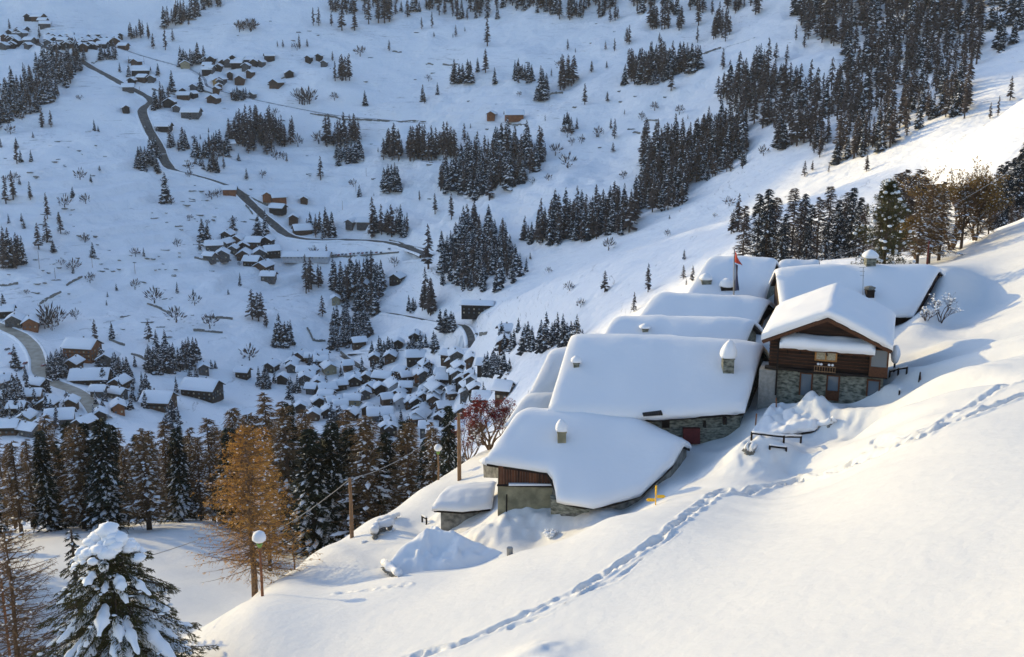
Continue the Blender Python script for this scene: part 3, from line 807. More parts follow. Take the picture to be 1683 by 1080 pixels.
# ------------------------------------------------------------------ small near things
def lamp(px, row, Y, top_row, label, capr=.5, tone=None):
    b = GY(px, row, Y); top = s_of(top_row) * Y
    h = top - b.z
    T = thing('street_lamp', label, 'street lamp', b)
    mb = MB(); mb.tube([b + Vector((0, 0, -.6)), b + Vector((0.02, 0, h * .55)), b + Vector((0, 0, h))], [.10, .085, .06], 8); mb.build('post', tone or M_rust, T)
    mb = MB(); mb.tube([b + Vector((0, 0, h - .28)), b + Vector((0, 0, h - .05))], [.09, .2], 10); mb.build('lamp_head', mat('green_lamp', (.16, .30, .06), .5), T)
    mb = MB(); mb.blob((b.x, b.y, b.z + h + capr * .75), capr * .92, capr * .92, capr * 1.0, int(px), nu=18, nv=10, rough=.03, flat=.35)
    mb.build('snow_cap', M_snowroof, T, smooth=True)
    return T
lamp(434, 1028, 67, 893, 'rusty lamp post with an egg-shaped snow cap on the lower slope', .48)
lamp(721, 803, 104, 742, 'thin distant lamp post with a small snow cap beside the tall pole', .42, M_pole)
lamp(2, 960, 62, 842, 'lamp post with a round snow cap at the left edge of the photo', .46)
def pole(px, row, Y, top_row, r, label, cap=None):
    b = GY(px, row, Y); top = s_of(top_row) * Y
    T = thing('utility_pole', label, 'utility pole', b)
    mb = MB(); mb.tube([b - Vector((0, 0, .8)), Vector((b.x + .03, b.y, (b.z + top) / 2)), Vector((b.x, b.y, top))], [r * 1.15, r, r * .8], 8); mb.build('pole', M_pole, T)
    mb = MB()
    for sx in (-.18, .18):
        mb.tube([(b.x + sx * .5, b.y, top - .3), (b.x + sx, b.y, top - .2), (b.x + sx, b.y, top)], [.02, .02, .045], 5)
    mb.build('insulator', M_metal, T)
    return Vector((b.x, b.y, top - .1))
w1 = pole(579, 903, 88, 786, .15, 'slim wooden utility pole on the snow bank left of the village')
w2 = pole(755, 800, 100, 680, .17, 'thick wooden utility pole beside the red-berried tree')
def wire(a, b, sag, r, label):
    a, b = Vector(a), Vector(b); mb = MB()
    pts = [a.lerp(b, k / 30) - Vector((0, 0, sag * 4 * (k / 30) * (1 - k / 30))) for k in range(31)]
    mb.tube(pts, r, 4, cap=False); tag(mb.build('power_line', M_wire), label, 'power line')
wire(w1, w2, .9, .035, 'overhead line strung between the two wooden utility poles')
wire(P(455, 872, 88), w1, .2, .035, 'overhead line from the slim pole down to the golden larch')
wire(P(1345, 430, 150), P(1700, 255, 140), 1.4, .035, 'overhead line climbing rightwards behind the chalet village')
wire(P(205, 925, 66), P(345, 880, 84), .1, .03, 'thin line above the snowy spruce at lower left')

# flag
fb = P(1207, 490, 110); ft = P(1207, 410, 110)
TF = thing('flagpole', 'flagpole with a limp red and blue flag in front of the highest roof', 'flagpole', fb)
mb = MB(); mb.tube([fb - Vector((0, 0, 2)), ft], [.09, .05], 6); mb.build('pole', M_metal, TF)
def cloth(name, px0, r0, px1, r1, m, taper):
    mb = MB(); n = 8; V = []
    for i in range(n + 1):
        for j in range(n + 1):
            u, v = i / n, j / n
            a = P(px0 + (px1 - px0) * v * (1 - taper * (1 - u)) + math.sin(u * 5 + v * 3) * .7, r0 + (r1 - r0) * u + v * taper * 6, 110)
            V.append(a + Vector((0, math.sin(v * 7 + u * 2) * .18, 0)))
    mb.add(V, [(i * (n + 1) + j, i * (n + 1) + j + 1, (i + 1) * (n + 1) + j + 1, (i + 1) * (n + 1) + j) for i in range(n) for j in range(n)])
    ob = mb.build(name, m, TF); md = ob.modifiers.new('t', 'SOLIDIFY'); md.thickness = .03
cloth('red_flag', 1208, 412, 1220, 431, M_flag_r, .9); cloth('blue_flag', 1208.5, 434, 1214.5, 476, M_flag_b, .35)

# yellow footpath sign
b = GY(1077, 842, 71.5)
TS = thing('footpath_sign', 'yellow footpath signpost with two arrow boards in the snow by the trail', 'sign', b)
sc = 71.5 / 1900
mb = MB(); mb.tube([b - Vector((0, 0, .5)), b + Vector((0, 0, 1.35))], .04, 6); mb.tube([b + Vector((0, 0, .75)), b + Vector((0, 0, 1.38))], .065, 6); mb.build('post', M_yellow, TS)
for sg, z in ((1, .62), (-1, .38)):
    mb = MB(); x0, x1 = sg * .07, sg * .52
    V = [(x0, -.06, z - .1), (x1, -.06, z - .1), (x1 + sg * .13, -.06, z + .01), (x1, -.06, z + .12), (x0, -.06, z + .12)]
    V = [b + Vector(v) for v in V] + [b + Vector((v[0], -.02, v[2])) for v in V]
    mb.add(V, [(0, 1, 2, 3, 4), (9, 8, 7, 6, 5)] + [(i, i + 5, (i + 1) % 5 + 5, (i + 1) % 5) for i in range(5)]); mb.build('arrow_board', M_yellow, TS)

def stake(px, row, Y, h, r, m, label, nm='marker_stake', cap=False, cat='stake', group=None, tilt=.0):
    b = GY(px, row, Y); mb = MB(); mb.tube([b - Vector((0, 0, .5)), b + Vector((tilt, 0, h))], r, 6)
    if not cap: tag(mb.build(nm, m), label, cat, group)
    else:
        T = thing(nm, label, cat, b, group); mb.build('post', m, T)
        mb = MB(); mb.blob((b.x + tilt, b.y, b.z + h + .06), r * 1.6, r * 1.6, .12, 5, nu=10, nv=6); mb.build('snow_cap', M_snowroof, T, smooth=True)
def at_ground(px, row): return G(px, row)
g = G(838, 912); stake(838, 912, g.y, .5, .2, M_metal, 'short thick grey post standing alone behind the lit slope edge', 'bollard', cat='post')
g = G(1241, 705); stake(1241, 705, g.y, 1.2, .055, M_rust, 'reddish brown stake left of the snow-filled terrace', tilt=.05)
g = G(1262, 655); stake(1277, 668, 84, 1.1, .045, M_rust, 'thin reddish stake on the snowy rim of the terrace', tilt=-.1)
stake(1524, 432, 137, 3.0, .10, M_red, 'tall red pole on the skyline beside the bare tree', 'marker_pole', cat='pole')
g = G(1509, 628); stake(1509, 628, g.y, .75, .06, M_woodd, 'dark fence stake on the slope right of the chalet', group=None, tilt=.1)
g = G(1513, 624); stake(1514, 624, g.y, .55, .04, M_rust, 'short rusty stake leaning by the dark one right of the chalet', tilt=-.12)
g = G(1478, 648); stake(1478, 648, g.y, .35, .07, M_woodd, 'stub of a fence stake with snow on it below the right bank', cap=True)

def rail_fence(name, label, pts, h=.8, extra=None, cat='fence'):
    T = thing(name, label, cat, pts[0])
    for p in pts:
        mb = MB(); mb.tube([p - Vector((0, 0, .5)), p + Vector((0, 0, h))], .075, 6); mb.build('post', M_woodd, T)
    mb = MB()
    for a, b in zip(pts[:-1], pts[1:]): mb.tube([a + Vector((0, -.05, h * .82)), b + Vector((0, -.05, h * .82))], .06, 5)
    mb.build('rail', M_woodd, T)
    for a, b in zip(pts[:-1], pts[1:]):
        mb = MB(); V = [a.lerp(b, k / 8) + Vector((0, 0, h * .82 + .1 + rnd.random() * .03)) for k in range(9)]
        mb.tube(V, [.07] * 9, 7); mb.build('rail_snow', M_snowroof, T, smooth=True)
    return T
def g2(px, row): return G(px, row)
rail_fence('rail_fence', 'snow-topped dark rail along the front edge of the terrace', [g2(1235, 722), g2(1288, 728), g2(1316, 728)], .55)
rail_fence('rail_fence', 'low broken rail half buried below the terrace rail', [g2(1265, 738), g2(1292, 741)], .25)
rail_fence('rail_fence', 'short fence remnant between the mound and the low snowy roof', [g2(694, 858), g2(701, 862)], .6)
rail_fence('rail_fence', 'horizontal rails in deep snow right of the chalet corner', [g2(1462, 620), g2(1476, 616), g2(1490, 614)], .55)
_st = 0
# snow-capped bush/post beside the chalet corner
b = GY(1467, 640, 85.5); mb = MB(); T = thing('snowy_post', 'thick lump of snow on a post at the chalet right corner', 'post', b)
mb.tube([b - Vector((0, 0, .6)), b + Vector((0, 0, 1.2))], .08, 6); mb.build('post', M_woodd, T)
mb = MB(); mb.blob(b + Vector((0, 0, 1.4)), .36, .36, .75, 8, nu=12, nv=8, rough=.08); mb.build('snow_cap', M_snowroof, T, smooth=True)

# dark stone walls showing through the snow near the terrace and mound
def stone_bits(name, label, trace_, h, w, capsnow=True, cat='wall'):
    pts = [G(a, b) for a, b in trace_]
    T = thing(name, label, cat, pts[0]); mb = MB(); r_ = random.Random(len(label))
    for a, b in zip(pts[:-1], pts[1:]):
        n = max(2, int((b - a).length / .45))
        for k in range(n):
            for lv in range(max(1, int(h / .22))):
                c = a.lerp(b, (k + r_.random() * .5) / n) + Vector((r_.uniform(-.06, .06), r_.uniform(-.08, .08), lv * .22 - .1 + r_.uniform(-.04, .04)))
                mb.blob(c, w * r_.uniform(.7, 1.2), w * .8, .15, r_.randint(0, 999), nu=6, nv=4, rough=.3)
    mb.build('stones', M_stonewall, T)
    if capsnow:
        mb = MB(); V = []
        for a, b in zip(pts[:-1], pts[1:]):
            V += [a.lerp(b, k / 6) + Vector((r_.uniform(-.05, .05), 0, h + r_.uniform(-.05, .08))) for k in range(6)]
        V.append(pts[-1] + Vector((0, 0, h)))
        mb.tube(V, [w * r_.uniform(.8, 1.3) for _ in V], 8); mb.build('snow_cap', M_snowroof, T, smooth=True)
    return T
stone_bits('dry_stone_wall', 'dark dry-stone corner poking out below the snowy terrace', [(1226, 742), (1240, 746)], .45, .32)
stone_bits('dry_stone_wall', 'line of dark stones at the right edge of the terrace', [(1340, 704), (1360, 699), (1372, 693)], .25, .22)
stone_bits('dry_stone_wall', 'dark dry-stone edge of the snowy mound hut', [(632, 932), (655, 948)], .3, .25)
stone_bits('dry_stone_wall', 'broken dark dry-stone wall end on the bank left of the barn', [(616, 886), (620, 876), (648, 870)], .7, .3)
stone_bits('dry_stone_wall', 'snow-plastered stones at the skyline bank end', [(620, 862), (640, 856), (655, 850)], .25, .22)

# low snow-covered roof left of the barn
pl = plane_proj(760, 838, 84, .30, .04)
near_house('low_shed', 'low shed buried to its snow-covered roof left of the barn', pl, [(0, 732, 806), (1, 812, 797)], [(0, 713, 838), (.5, 760, 841), (1, 806, 836)], back=.3, th=.5, seed=41, wall_m=M_stonewall, wall_in=(.08, .95, .2), cat='shed', r=.5)
# mound hut
pm = plane_proj(700, 948, 73.5, .62, .05)
near_house('buried_hut', 'little hut buried under a lumpy mound of snow by the lit slope', pm, [(0, 668, 897), (.4, 706, 882), (1, 768, 890)], [(0, 640, 938), (.2, 660, 955), (.4, 690, 975), (1, 835, 925)], back=.5, th=.6, seed=43, wall_m=M_woodl, wall_in=(.06, .9, .12), cat='hut', r=1.2, lump=.35)

# ------------------------------------------------------------------ trees
def arr(mb): return mb
def far_conifer(seed, R, n, snow, droop, lowcut=.06, power=.85):
    """about one metre tall; material 0 foliage, 1 snow, 2 bark"""
    r = random.Random(seed); mb = MB()
    mb.tube([(0, 0, -.06), (0, 0, .5), (0, 0, .98)], [.022, .012, .002], 4, mi=2, cap=False)
    for i in range(n):
        z = lowcut + (1 - lowcut) * (i + r.random()) / n
        rad = R * (1 - z) ** power * r.uniform(.65, 1.12) + .012
        a = r.uniform(0, 2 * math.pi); w = rad * r.uniform(.34, .6)
        c, s = math.cos(a), math.sin(a)
        zt = z + .02; ze = z - droop * rad
        p0 = (0, 0, zt + .02); p1 = (c * rad * .72 - s * w, s * rad * .72 + c * w, ze + .01); p2 = (c * rad, s * rad, ze); p3 = (c * rad * .72 + s * w, s * rad * .72 - c * w, ze + .01)
        mb.add([p0, p1, p2, p3], [(0, 1, 2), (0, 2, 3)], 0)
        if r.random() < snow:
            k = r.uniform(.4, .85); o = r.uniform(.1, .35); q = .011
            mb.add([(p0[0] + (p2[0] - p0[0]) * o, p0[1] + (p2[1] - p0[1]) * o, p0[2] + (p2[2] - p0[2]) * o + q), (p1[0] * k, p1[1] * k, p0[2] + (p1[2] - p0[2]) * k + q), (p2[0] * (k + .15), p2[1] * (k + .15), p0[2] + (p2[2] - p0[2]) * (k + .15) + q), (p3[0] * k, p3[1] * k, p0[2] + (p3[2] - p0[2]) * k + q)], [(0, 1, 2), (0, 2, 3)], 1)
    return mb
def far_bush(seed, R, n, snow):
    r = random.Random(seed); mb = MB()
    mb.tube([(0, 0, -.1), (0, 0, .35)], [.04, .02], 4, mi=2, cap=False)
    for i in range(n):
        u, v = r.uniform(0, 2 * math.pi), r.uniform(-1, 1); k = r.random() ** .4
        sr = math.sqrt(1 - v * v)
        c = Vector((math.cos(u) * sr * R * k, math.sin(u) * sr * R * k, .55 + v * .42 * k)); d = Vector((c.x, c.y, (c.z - .1))) * .28
        t = Vector((r.uniform(-1, 1), r.uniform(-1, 1), r.uniform(-1, 1))) * .035
        mb.add([c - d, c + t, c + d * .8, c - t], [(0, 1, 2), (0, 2, 3)], 1 if r.random() < snow else 0)
    return mb
FS = [far_conifer(100 + i, R, 84, .75, .55).mesh('spruce_far', [M_fs, M_snowclump, M_bark]) for i, R in enumerate((.20, .23, .17, .25, .21))]
FL = [far_conifer(200 + i, R, 66, .16, .25, .16, .6).mesh('larch_far', [M_fl, M_snowclump, M_bark]) for i, R in enumerate((.15, .17, .13, .19))]
FB = [far_bush(300 + i, .42, 90, .22).mesh('bush_far', [M_fl, M_snowclump, M_bark]) for i in range(3)]
KIND = {'s': (FS, 'spruce_tree', 'tree'), 'l': (FL, 'larch_tree', 'tree'), 'b': (FB, 'leafless_bush', 'bush')}

far_trees = []      # (dist, kind, pos, height, label, group)
def put(kind, px, row, hpx, lab, grp, jit=.16):
    p = G(px, row)
    if p.y < 130: p = GY(px, row, 400)
    h = hpx / FPX * p.length * rnd.uniform(1 - jit, 1 + jit) * 1.04
    far_trees.append((h / p.length, kind, p, h, lab, grp))
def inpoly(x, y, pl):
    c = False
    for i in range(len(pl)):
        (x0, y0), (x1, y1) = pl[i - 1], pl[i]
        if (y0 > y) != (y1 > y) and x < (x1 - x0) * (y - y0) / (y1 - y0) + x0: c = not c
    return c
def wood(poly, n, mix, hpx, lab, grp):
    xs = [p[0] for p in poly]; ys = [p[1] for p in poly]; pts = []; tries = 0
    A_ = (max(xs) - min(xs)) * (max(ys) - min(ys)); md = .55 * math.sqrt(A_ * .6 / n)
    while len(pts) < n and tries < n * 60:
        tries += 1
        x, y = rnd.uniform(min(xs), max(xs)), rnd.uniform(min(ys), max(ys))
        if inpoly(x, y, poly) and all((x - a) ** 2 + ((y - b) * 1.6) ** 2 > md * md for a, b in pts): pts.append((x, y))
    for x, y in pts:
        k = mix[int(rnd.random() * len(mix))]
        put(k, x, y, hpx * rnd.choice((rnd.uniform(.55, .9), rnd.uniform(.85, 1.2))), lab % {'s': 'spruce', 'l': 'larch', 'b': 'bush'}[k] if '%' in lab else lab, grp, .1)
def row_(spec, kind, lab, grp=None):
    for t in spec.split(';'):
        a = [float(v) for v in t.split()]
        put(kind, a[0], a[1], a[2], lab, grp or lab, .05)

WOODS = [
 ([(-10,152),(45,140),(70,105),(100,95),(140,97),(132,118),(100,160),(60,185),(-10,212)], 110, 'sssl', 30, 'snow-dusted %s in the dense wood at the upper left edge below the far village'),
 ([(215,282),(264,286),(263,255),(225,262)], 20, 's', 26, 'snow-dusted spruce in the small grove left of the road bend'),
 ([(275,248),(308,250),(308,238),(276,240)], 8, 'sl', 30, 'dark %s in the row right of the upper road bend'),
 ([(310,264),(330,244),(372,228),(378,276),(355,284),(335,280)], 30, 'ssl', 28, 'dark %s in the ragged grove beside the small pale house'),
 ([(375,225),(378,244),(405,252),(440,254),(484,240),(486,222),(450,212),(400,208)], 80, 'l', 34, 'brown larch in the dense rounded larch wood at upper left'),
 ([(212,60),(252,56),(254,66),(214,68)], 10, 'l', 26, 'larch in the short row above the far village'),
 ([(265,42),(325,20),(327,28),(268,48)], 24, 'lls', 28, '%s in the long strip of trees climbing to the top left edge'),
 ([(325,8),(362,-2),(362,14),(326,18)], 12, 'ls', 24, '%s in the clump touching the top edge at left'),
 ([(390,48),(426,48),(426,52),(392,54)], 7, 'b', 18, 'leafless bush in the lone thicket at the top left'),
 ([(293,106),(336,100),(336,106),(296,110)], 12, 's', 26, 'spruce in the grove beside the beige block house'),
 ([(252,182),(276,180),(278,160),(254,165)], 12, 'sl', 24, 'dark %s between the chalets at the sharp road bend'),
 ([(383,166),(412,164),(412,158),(385,160)], 9, 's', 18, 'spruce in the low clump beneath the upper hamlet'),
 ([(165,100),(192,98),(190,85),(168,88)], 9, 'sl', 20, 'dark %s at the lower edge of the far village'),
 ([(490,174),(514,174),(514,170),(492,170)], 6, 'b', 22, 'leafless round tree in the clump on the open meadow'),
 ([(549,135),(580,133),(580,128),(551,128)], 6, 'l', 34, 'larch in the isolated group on the upper meadow'),
 ([(540,30),(690,22),(690,0),(540,0)], 34, 'ls', 26, 'dark %s in the loose wood at the top edge left of centre'),
 ([(700,24),(758,34),(835,30),(870,20),(870,-14),(700,-14)], 60, 'lls', 30, '%s in the wood at the top edge above the meadow'),
 ([(535,245),(590,240),(588,226),(538,228)], 22, 'l', 36, 'tall larch in the upper half of the split grove at centre left'),
 ([(550,274),(598,262),(598,250),(552,254)], 16, 's', 26, 'snow-dusted spruce in the lower half of the split grove at centre left'),
 ([(628,264),(700,266),(700,252),(630,250)], 28, 'l', 42, 'tall larch in the long straight row of larches'),
 ([(704,266),(752,262),(752,250),(706,250)], 22, 'l', 44, 'tall larch at the right end of the straight row of larches'),
 ([(722,316),(760,318),(790,334),(820,322),(850,305),(895,278),(900,245),(860,240),(800,250),(765,270),(728,296)], 150, 'sssl', 42, 'dark %s in the big central wood below the brown barns'),
 ([(626,317),(655,315),(655,304),(628,304)], 13, 's', 34, 'spruce in the small square grove on the central meadow'),
 ([(608,392),(670,396),(670,374),(610,372)], 18, 'ssl', 42, '%s in the grove above the road turn'),
 ([(742,140),(776,136),(776,130),(744,130)], 8, 's', 32, 'spruce in the tight clump on the upper meadow'),
 ([(840,136),(876,136),(874,126),(842,126)], 11, 's', 28, 'spruce in the clump left of the tall snowy spruces'),
 ([(878,170),(902,168),(900,145),(882,150)], 7, 's', 40, 'tall snowy spruce in the dense group on the upper meadow'),
 ([(918,150),(950,150),(950,138),(920,134)], 9, 'l', 46, 'tall larch in the group beside the snowy spruces'),
 ([(920,217),(950,217),(950,211),(922,211)], 6, 's', 28, 'spruce in the small cone-shaped group right of the barns'),
 ([(1024,140),(1060,141),(1100,134),(1108,122),(1152,120),(1152,104),(1085,102),(1045,115)], 95, 'lls', 36, 'brown %s in the long lens-shaped wood on the upper slope'),
 ([(866,20),(896,24),(896,0),(866,0)], 9, 'ls', 28, 'dark %s at the top edge right of centre'),
 ([(894,34),(965,34),(1016,38),(1016,-10),(894,-10)], 52, 'lls', 32, 'dark %s in the twin woods at the top edge'),
 ([(1068,52),(1120,52),(1120,42),(1070,40)], 12, 'l', 36, 'larch in the row below the top edge woods'),
 ([(1040,22),(1250,26),(1250,-14),(1040,-14)], 60, 'lls', 32, 'dark %s in the broad band of wood along the top edge at right'),
 ([(1172,68),(1202,68),(1202,40),(1174,42)], 14, 'l', 34, 'larch in the tight clump below the top band of wood'),
 ([(855,398),(900,406),(960,398),(1035,385),(1050,352),(1112,345),(1112,330),(1050,335),(990,350),(940,352),(882,374)], 130, 'sl', 44, 'dark %s in the lower end of the diagonal wood'),
 ([(1050,340),(1120,340),(1130,312),(1150,302),(1228,270),(1226,235),(1150,240),(1110,236),(1056,250)], 170, 'lls', 48, 'dark %s in the upper end of the diagonal wood'),
 ([(1140,250),(1226,254),(1226,212),(1175,205),(1142,222)], 46, 'lls', 40, 'larch or spruce on the knoll above the diagonal wood' ),
 ([(1175,165),(1215,200),(1262,215),(1282,262),(1330,245),(1345,262),(1380,270),(1400,262),(1450,252),(1480,232),(1530,200),(1585,195),(1602,130),(1612,60),(1622,-14),(1300,-14),(1312,60),(1385,84),(1395,120),(1345,150),(1292,142),(1250,120),(1205,135)], 520, 'llsll', 46, 'dark %s in the great forest at the upper right'),
 ([(1625,98),(1684,60),(1684,-14),(1625,-14)], 26, 's', 40, 'spruce in the open stand at the top right corner'),
 ([(726,470),(765,482),(830,478),(862,450),(840,405),(802,372),(768,375),(742,405),(722,440)], 120, 'sssl', 42, 'snow-dusted %s in the tall wood right of the road turn'),
 ([(545,470),(560,500),(605,530),(630,505),(632,460),(575,452)], 52, 'ssl', 42, 'dark %s in the wood around the hamlet above the lower village'),
 ([(538,572),(560,578),(606,560),(612,530),(560,522),(542,540)], 46, 's', 30, 'snow-laden spruce above the lower village lane'),
 ([(498,482),(530,484),(528,462),(500,462)], 9, 'l', 44, 'larch in the thicket under the roadside hamlet'),
 ([(520,395),(555,398),(555,375),(500,378)], 14, 'sl', 32, 'dark %s by the road above the roadside hamlet'),
 ([(690,518),(712,518),(710,500),(690,500)], 8, 'l', 52, 'tall larch in the group left of the dark hotel'),
 ([(668,514),(684,514),(684,508),(668,508)], 5, 's', 26, 'small spruce beside the tall larches near the hotel'),
 ([(446,572),(480,570),(478,560),(450,560)], 8, 's', 40, 'spruce in the trio of trees on the lower snowfield'),
 ([(722,545),(752,545),(750,536),(724,536)], 7, 's', 30, 'snow-laden spruce by the lane below the hotel'),
 ([(604,590),(650,586),(722,584),(722,574),(650,570),(606,574)], 26, 's', 26, 'snow-laden spruce along the upper edge of the lower village'),
 ([(820,580),(850,580),(965,574),(960,560),(880,552),(822,560)], 34, 's', 42, 'spruce in the line of trees left of the stacked roofs'),
 ([(800,620),(838,622),(838,596),(802,596)], 14, 's', 34, 'snow-laden spruce at the right end of the lower village'),
 ([(238,618),(280,616),(326,602),(326,588),(285,592),(242,600)], 42, 's', 36, 'snow-laden spruce in the oblong grove at the lower left'),
 ([(80,628),(114,628),(114,600),(82,600)], 17, 's', 32, 'snow-laden spruce left of the apartment block'),
 ([(182,622),(214,622),(214,610),(184,610)], 14, 's', 26, 'snow-laden spruce right of the apartment block'),
 ([(0,690),(44,690),(48,648),(0,640)], 30, 's', 32, 'snow-laden spruce at the left edge above the forest'),
 ([(215,660),(245,660),(243,640),(218,640)], 9, 's', 26, 'snow-laden spruce between the lower left chalets'),
 ([(268,710),(296,706),(292,690),(268,694)], 9, 's', 34, 'spruce on the snowfield above the golden larches'),
 ([(72,545),(100,545),(100,525),(74,525)], 8, 'b', 26, 'leafless tree in the thicket above the left road'),
 ([(420,640),(452,640),(452,628),(422,628)], 9, 's', 28, 'snow-laden spruce at the left end of the lower village'),
 ([(505,600),(520,612),(530,606),(516,594)], 6, 's', 22, 'spruce between the pale houses of the lower village'),
 ([(472,650),(492,650),(490,640),(474,640)], 5, 's', 28, 'snow-laden spruce in the twin pair of the lower village'),
 ([(540,705),(575,702),(572,685),(542,690)], 12, 's', 28, 'snow-laden spruce at the foot of the lower village'),
 ([(0,445),(38,446),(40,425),(0,425)], 16, 'ls', 42, 'dark %s in the grove at the left edge'),
 ([(1196,385),(1230,384),(1228,378),(1198,378)], 5, 'l', 46, 'larch in the small group above the highest roof'),
]
for poly, n, mix, hpx, lab in WOODS:
    lab = lab.replace('larch or spruce', '%s')
    wood(poly, n, mix, hpx, lab, 'trees: ' + lab.replace('%s', 'tree'))
SING = [
 ('l','70 209 30;84 209 24','dark tree in the lone pair left of the upper snowfield'),
 ('l','28 269 30','single dark larch by the far left edge'),
 ('l','10 335 40;22 328 44','tall larch in the pair at the left edge of the snowfield'),
 ('l','50 328 26','small larch between two larger pairs on the left slope'),
 ('l','78 360 38;64 410 40;78 398 42;100 384 32','larch in the scattered foursome on the left slope'),
 ('s','273 333 46','solitary dark spruce under the road curve'),
 ('l','272 82 34;252 80 22;284 68 18','larch in the trio above the far village'),
 ('l','310 41 12;16 50 16;65 62 16','tiny larch near the top left corner'),
 ('s','260 124 18;212 126 18;197 118 14;222 122 14','small spruce beside the roadside chalets up the valley'),
 ('s','330 150 28;283 150 30','slender spruce among the chalets of the upper hamlet'),
 ('s','600 173 24;695 167 26;719 156 20;785 118 22','isolated small spruce dotting the upper meadow'),
 ('b','550 165 14;132 165 9;454 262 14;466 262 12','round leafless bush on the upper meadow'),
 ('l','798 120 36;801 76 42;745 138 24','tall lone larch on the upper central slope'),
 ('s','813 138 26','single snowy spruce right of the tall lone larch'),
 ('l','515 42 26;524 42 28;545 42 22;562 50 40;583 50 30;606 40 46;622 38 40;632 38 44;640 36 38;670 28 28;693 48 18;710 46 24;749 60 18;764 52 8','larch thinly scattered below the top edge left of centre'),
 ('l','456 77 10;465 78 12;480 78 8;492 78 20;505 77 12','sapling in the short row above the upper hamlet'),
 ('l','763 234 30','larch standing alone right of the straight row'),
 ('l','527 294 34','lone larch in the white field at centre left'),
 ('s','591 323 20','tiny lone tree in the central snowfield'),
 ('l','715 350 30;742 360 42;768 380 44','larch in the loose trio below the central wood'),
 ('l','704 442 74','very tall larch standing at the end of the road turn'),
 ('s','741 418 40;726 412 34','spruce between the road turn and the tall wood'),
 ('l','961 172 32;998 167 16;997 112 12','small tree sprinkled right of the tall larch group'),
 ('l','933 82 16;995 82 14;1010 84 20;1034 73 30;1030 70 24;893 165 18','larch scattered above the lens-shaped wood'),
 ('l','1103 148 28;1188 114 30;1146 70 24;1148 42 40;1116 50 26','lone larch beyond the lens-shaped wood'),
 ('l','1010 228 32;981 226 14','small open-crowned larch above the diagonal wood'),
 ('b','933 276 24;913 255 20;956 236 14;940 238 12;984 224 16;1076 182 14;1055 198 14','round dark bush on the slope left of the diagonal wood'),
 ('l','1180 160 34;1196 160 38;1215 160 36','larch at the left tip of the great forest'),
 ('l','1255 108 26;1275 100 26;1293 100 24;1405 135 30;1417 120 34;1322 78 26;1308 66 22','larch scattered in the sunlit clearing of the great forest'),
 ('l','1065 480 46;994 480 34;1042 512 32','solitary larch on the slope left of the stacked roofs'),
 ('l','1123 458 24;1138 462 26;1128 468 12','larch in the trio just left of the highest roof'),
 ('b','1000 412 22;902 448 10;954 505 16;936 478 16','bare bush on the pale slope below the diagonal wood'),
 ('s','865 448 26;852 545 24;868 552 26','spruce at the right-hand fringe of the lower woods'),
 ('l','530 520 36;438 538 26;415 525 50;425 528 44;430 520 40','leafless larch on the slope below the roadside hamlet'),
 ('b','410 592 26;254 498 24;320 502 20;290 530 26;125 525 18;345 540 24','rounded leafless tree on the smooth lower left snowfield'),
 ('s','153 422 22;5 500 18','tiny spruce on the bare left snowfield'),
 ('l','157 562 36;245 562 34','larch above the apartment block'),
 ('s','184 555 26;258 580 38;272 578 34','spruce above the oblong grove'),
 ('s','312 622 20;322 622 20;347 605 14;354 605 14;290 645 26','small spruce around the two big lower left chalets'),
 ('s','333 397 36;342 397 32;383 378 24;425 390 36;437 385 40','dark spruce standing over the roadside hamlet'),
 ('l','1322 290 24;1424 282 26;1335 280 16;1362 283 14','small larch on the snow below the great forest'),
 ('l','1660 165 34;1640 190 30;1627 195 24','dark tree cresting the sunlit ridge at the right'),
]
for k, spec, lab in SING: row_(spec, k, lab)
for _ in range(150):
    px, row = (rnd.uniform(0, 420), rnd.uniform(195, 520)) if rnd.random() < .45 else (rnd.uniform(420, 1290), rnd.uniform(60, 440))
    lab, kk = (('small lone tree dotted on the white left slope', 's'), ('small leafless bush dotted on the white left slope', 'b'))[rnd.random() < .5] if px < 420 else (('small lone larch dotted over the far white slope', 'l'), ('small leafless bush dotted over the far white slope', 'b'))[rnd.random() < .55]
    put(kk, px, row, rnd.uniform(7, 19), lab, lab)
for _ in range(46):
    put('s', rnd.uniform(470, 800), rnd.uniform(600, 720), rnd.uniform(16, 30), 'frosted spruce standing between the houses of the lower village', 'spruces among the houses of the lower village')
for _ in range(46):
    put('s', rnd.uniform(0, 240), rnd.uniform(600, 720), rnd.uniform(18, 34), 'frosted spruce standing between the houses at the lower left', 'spruces among the houses at the lower left')

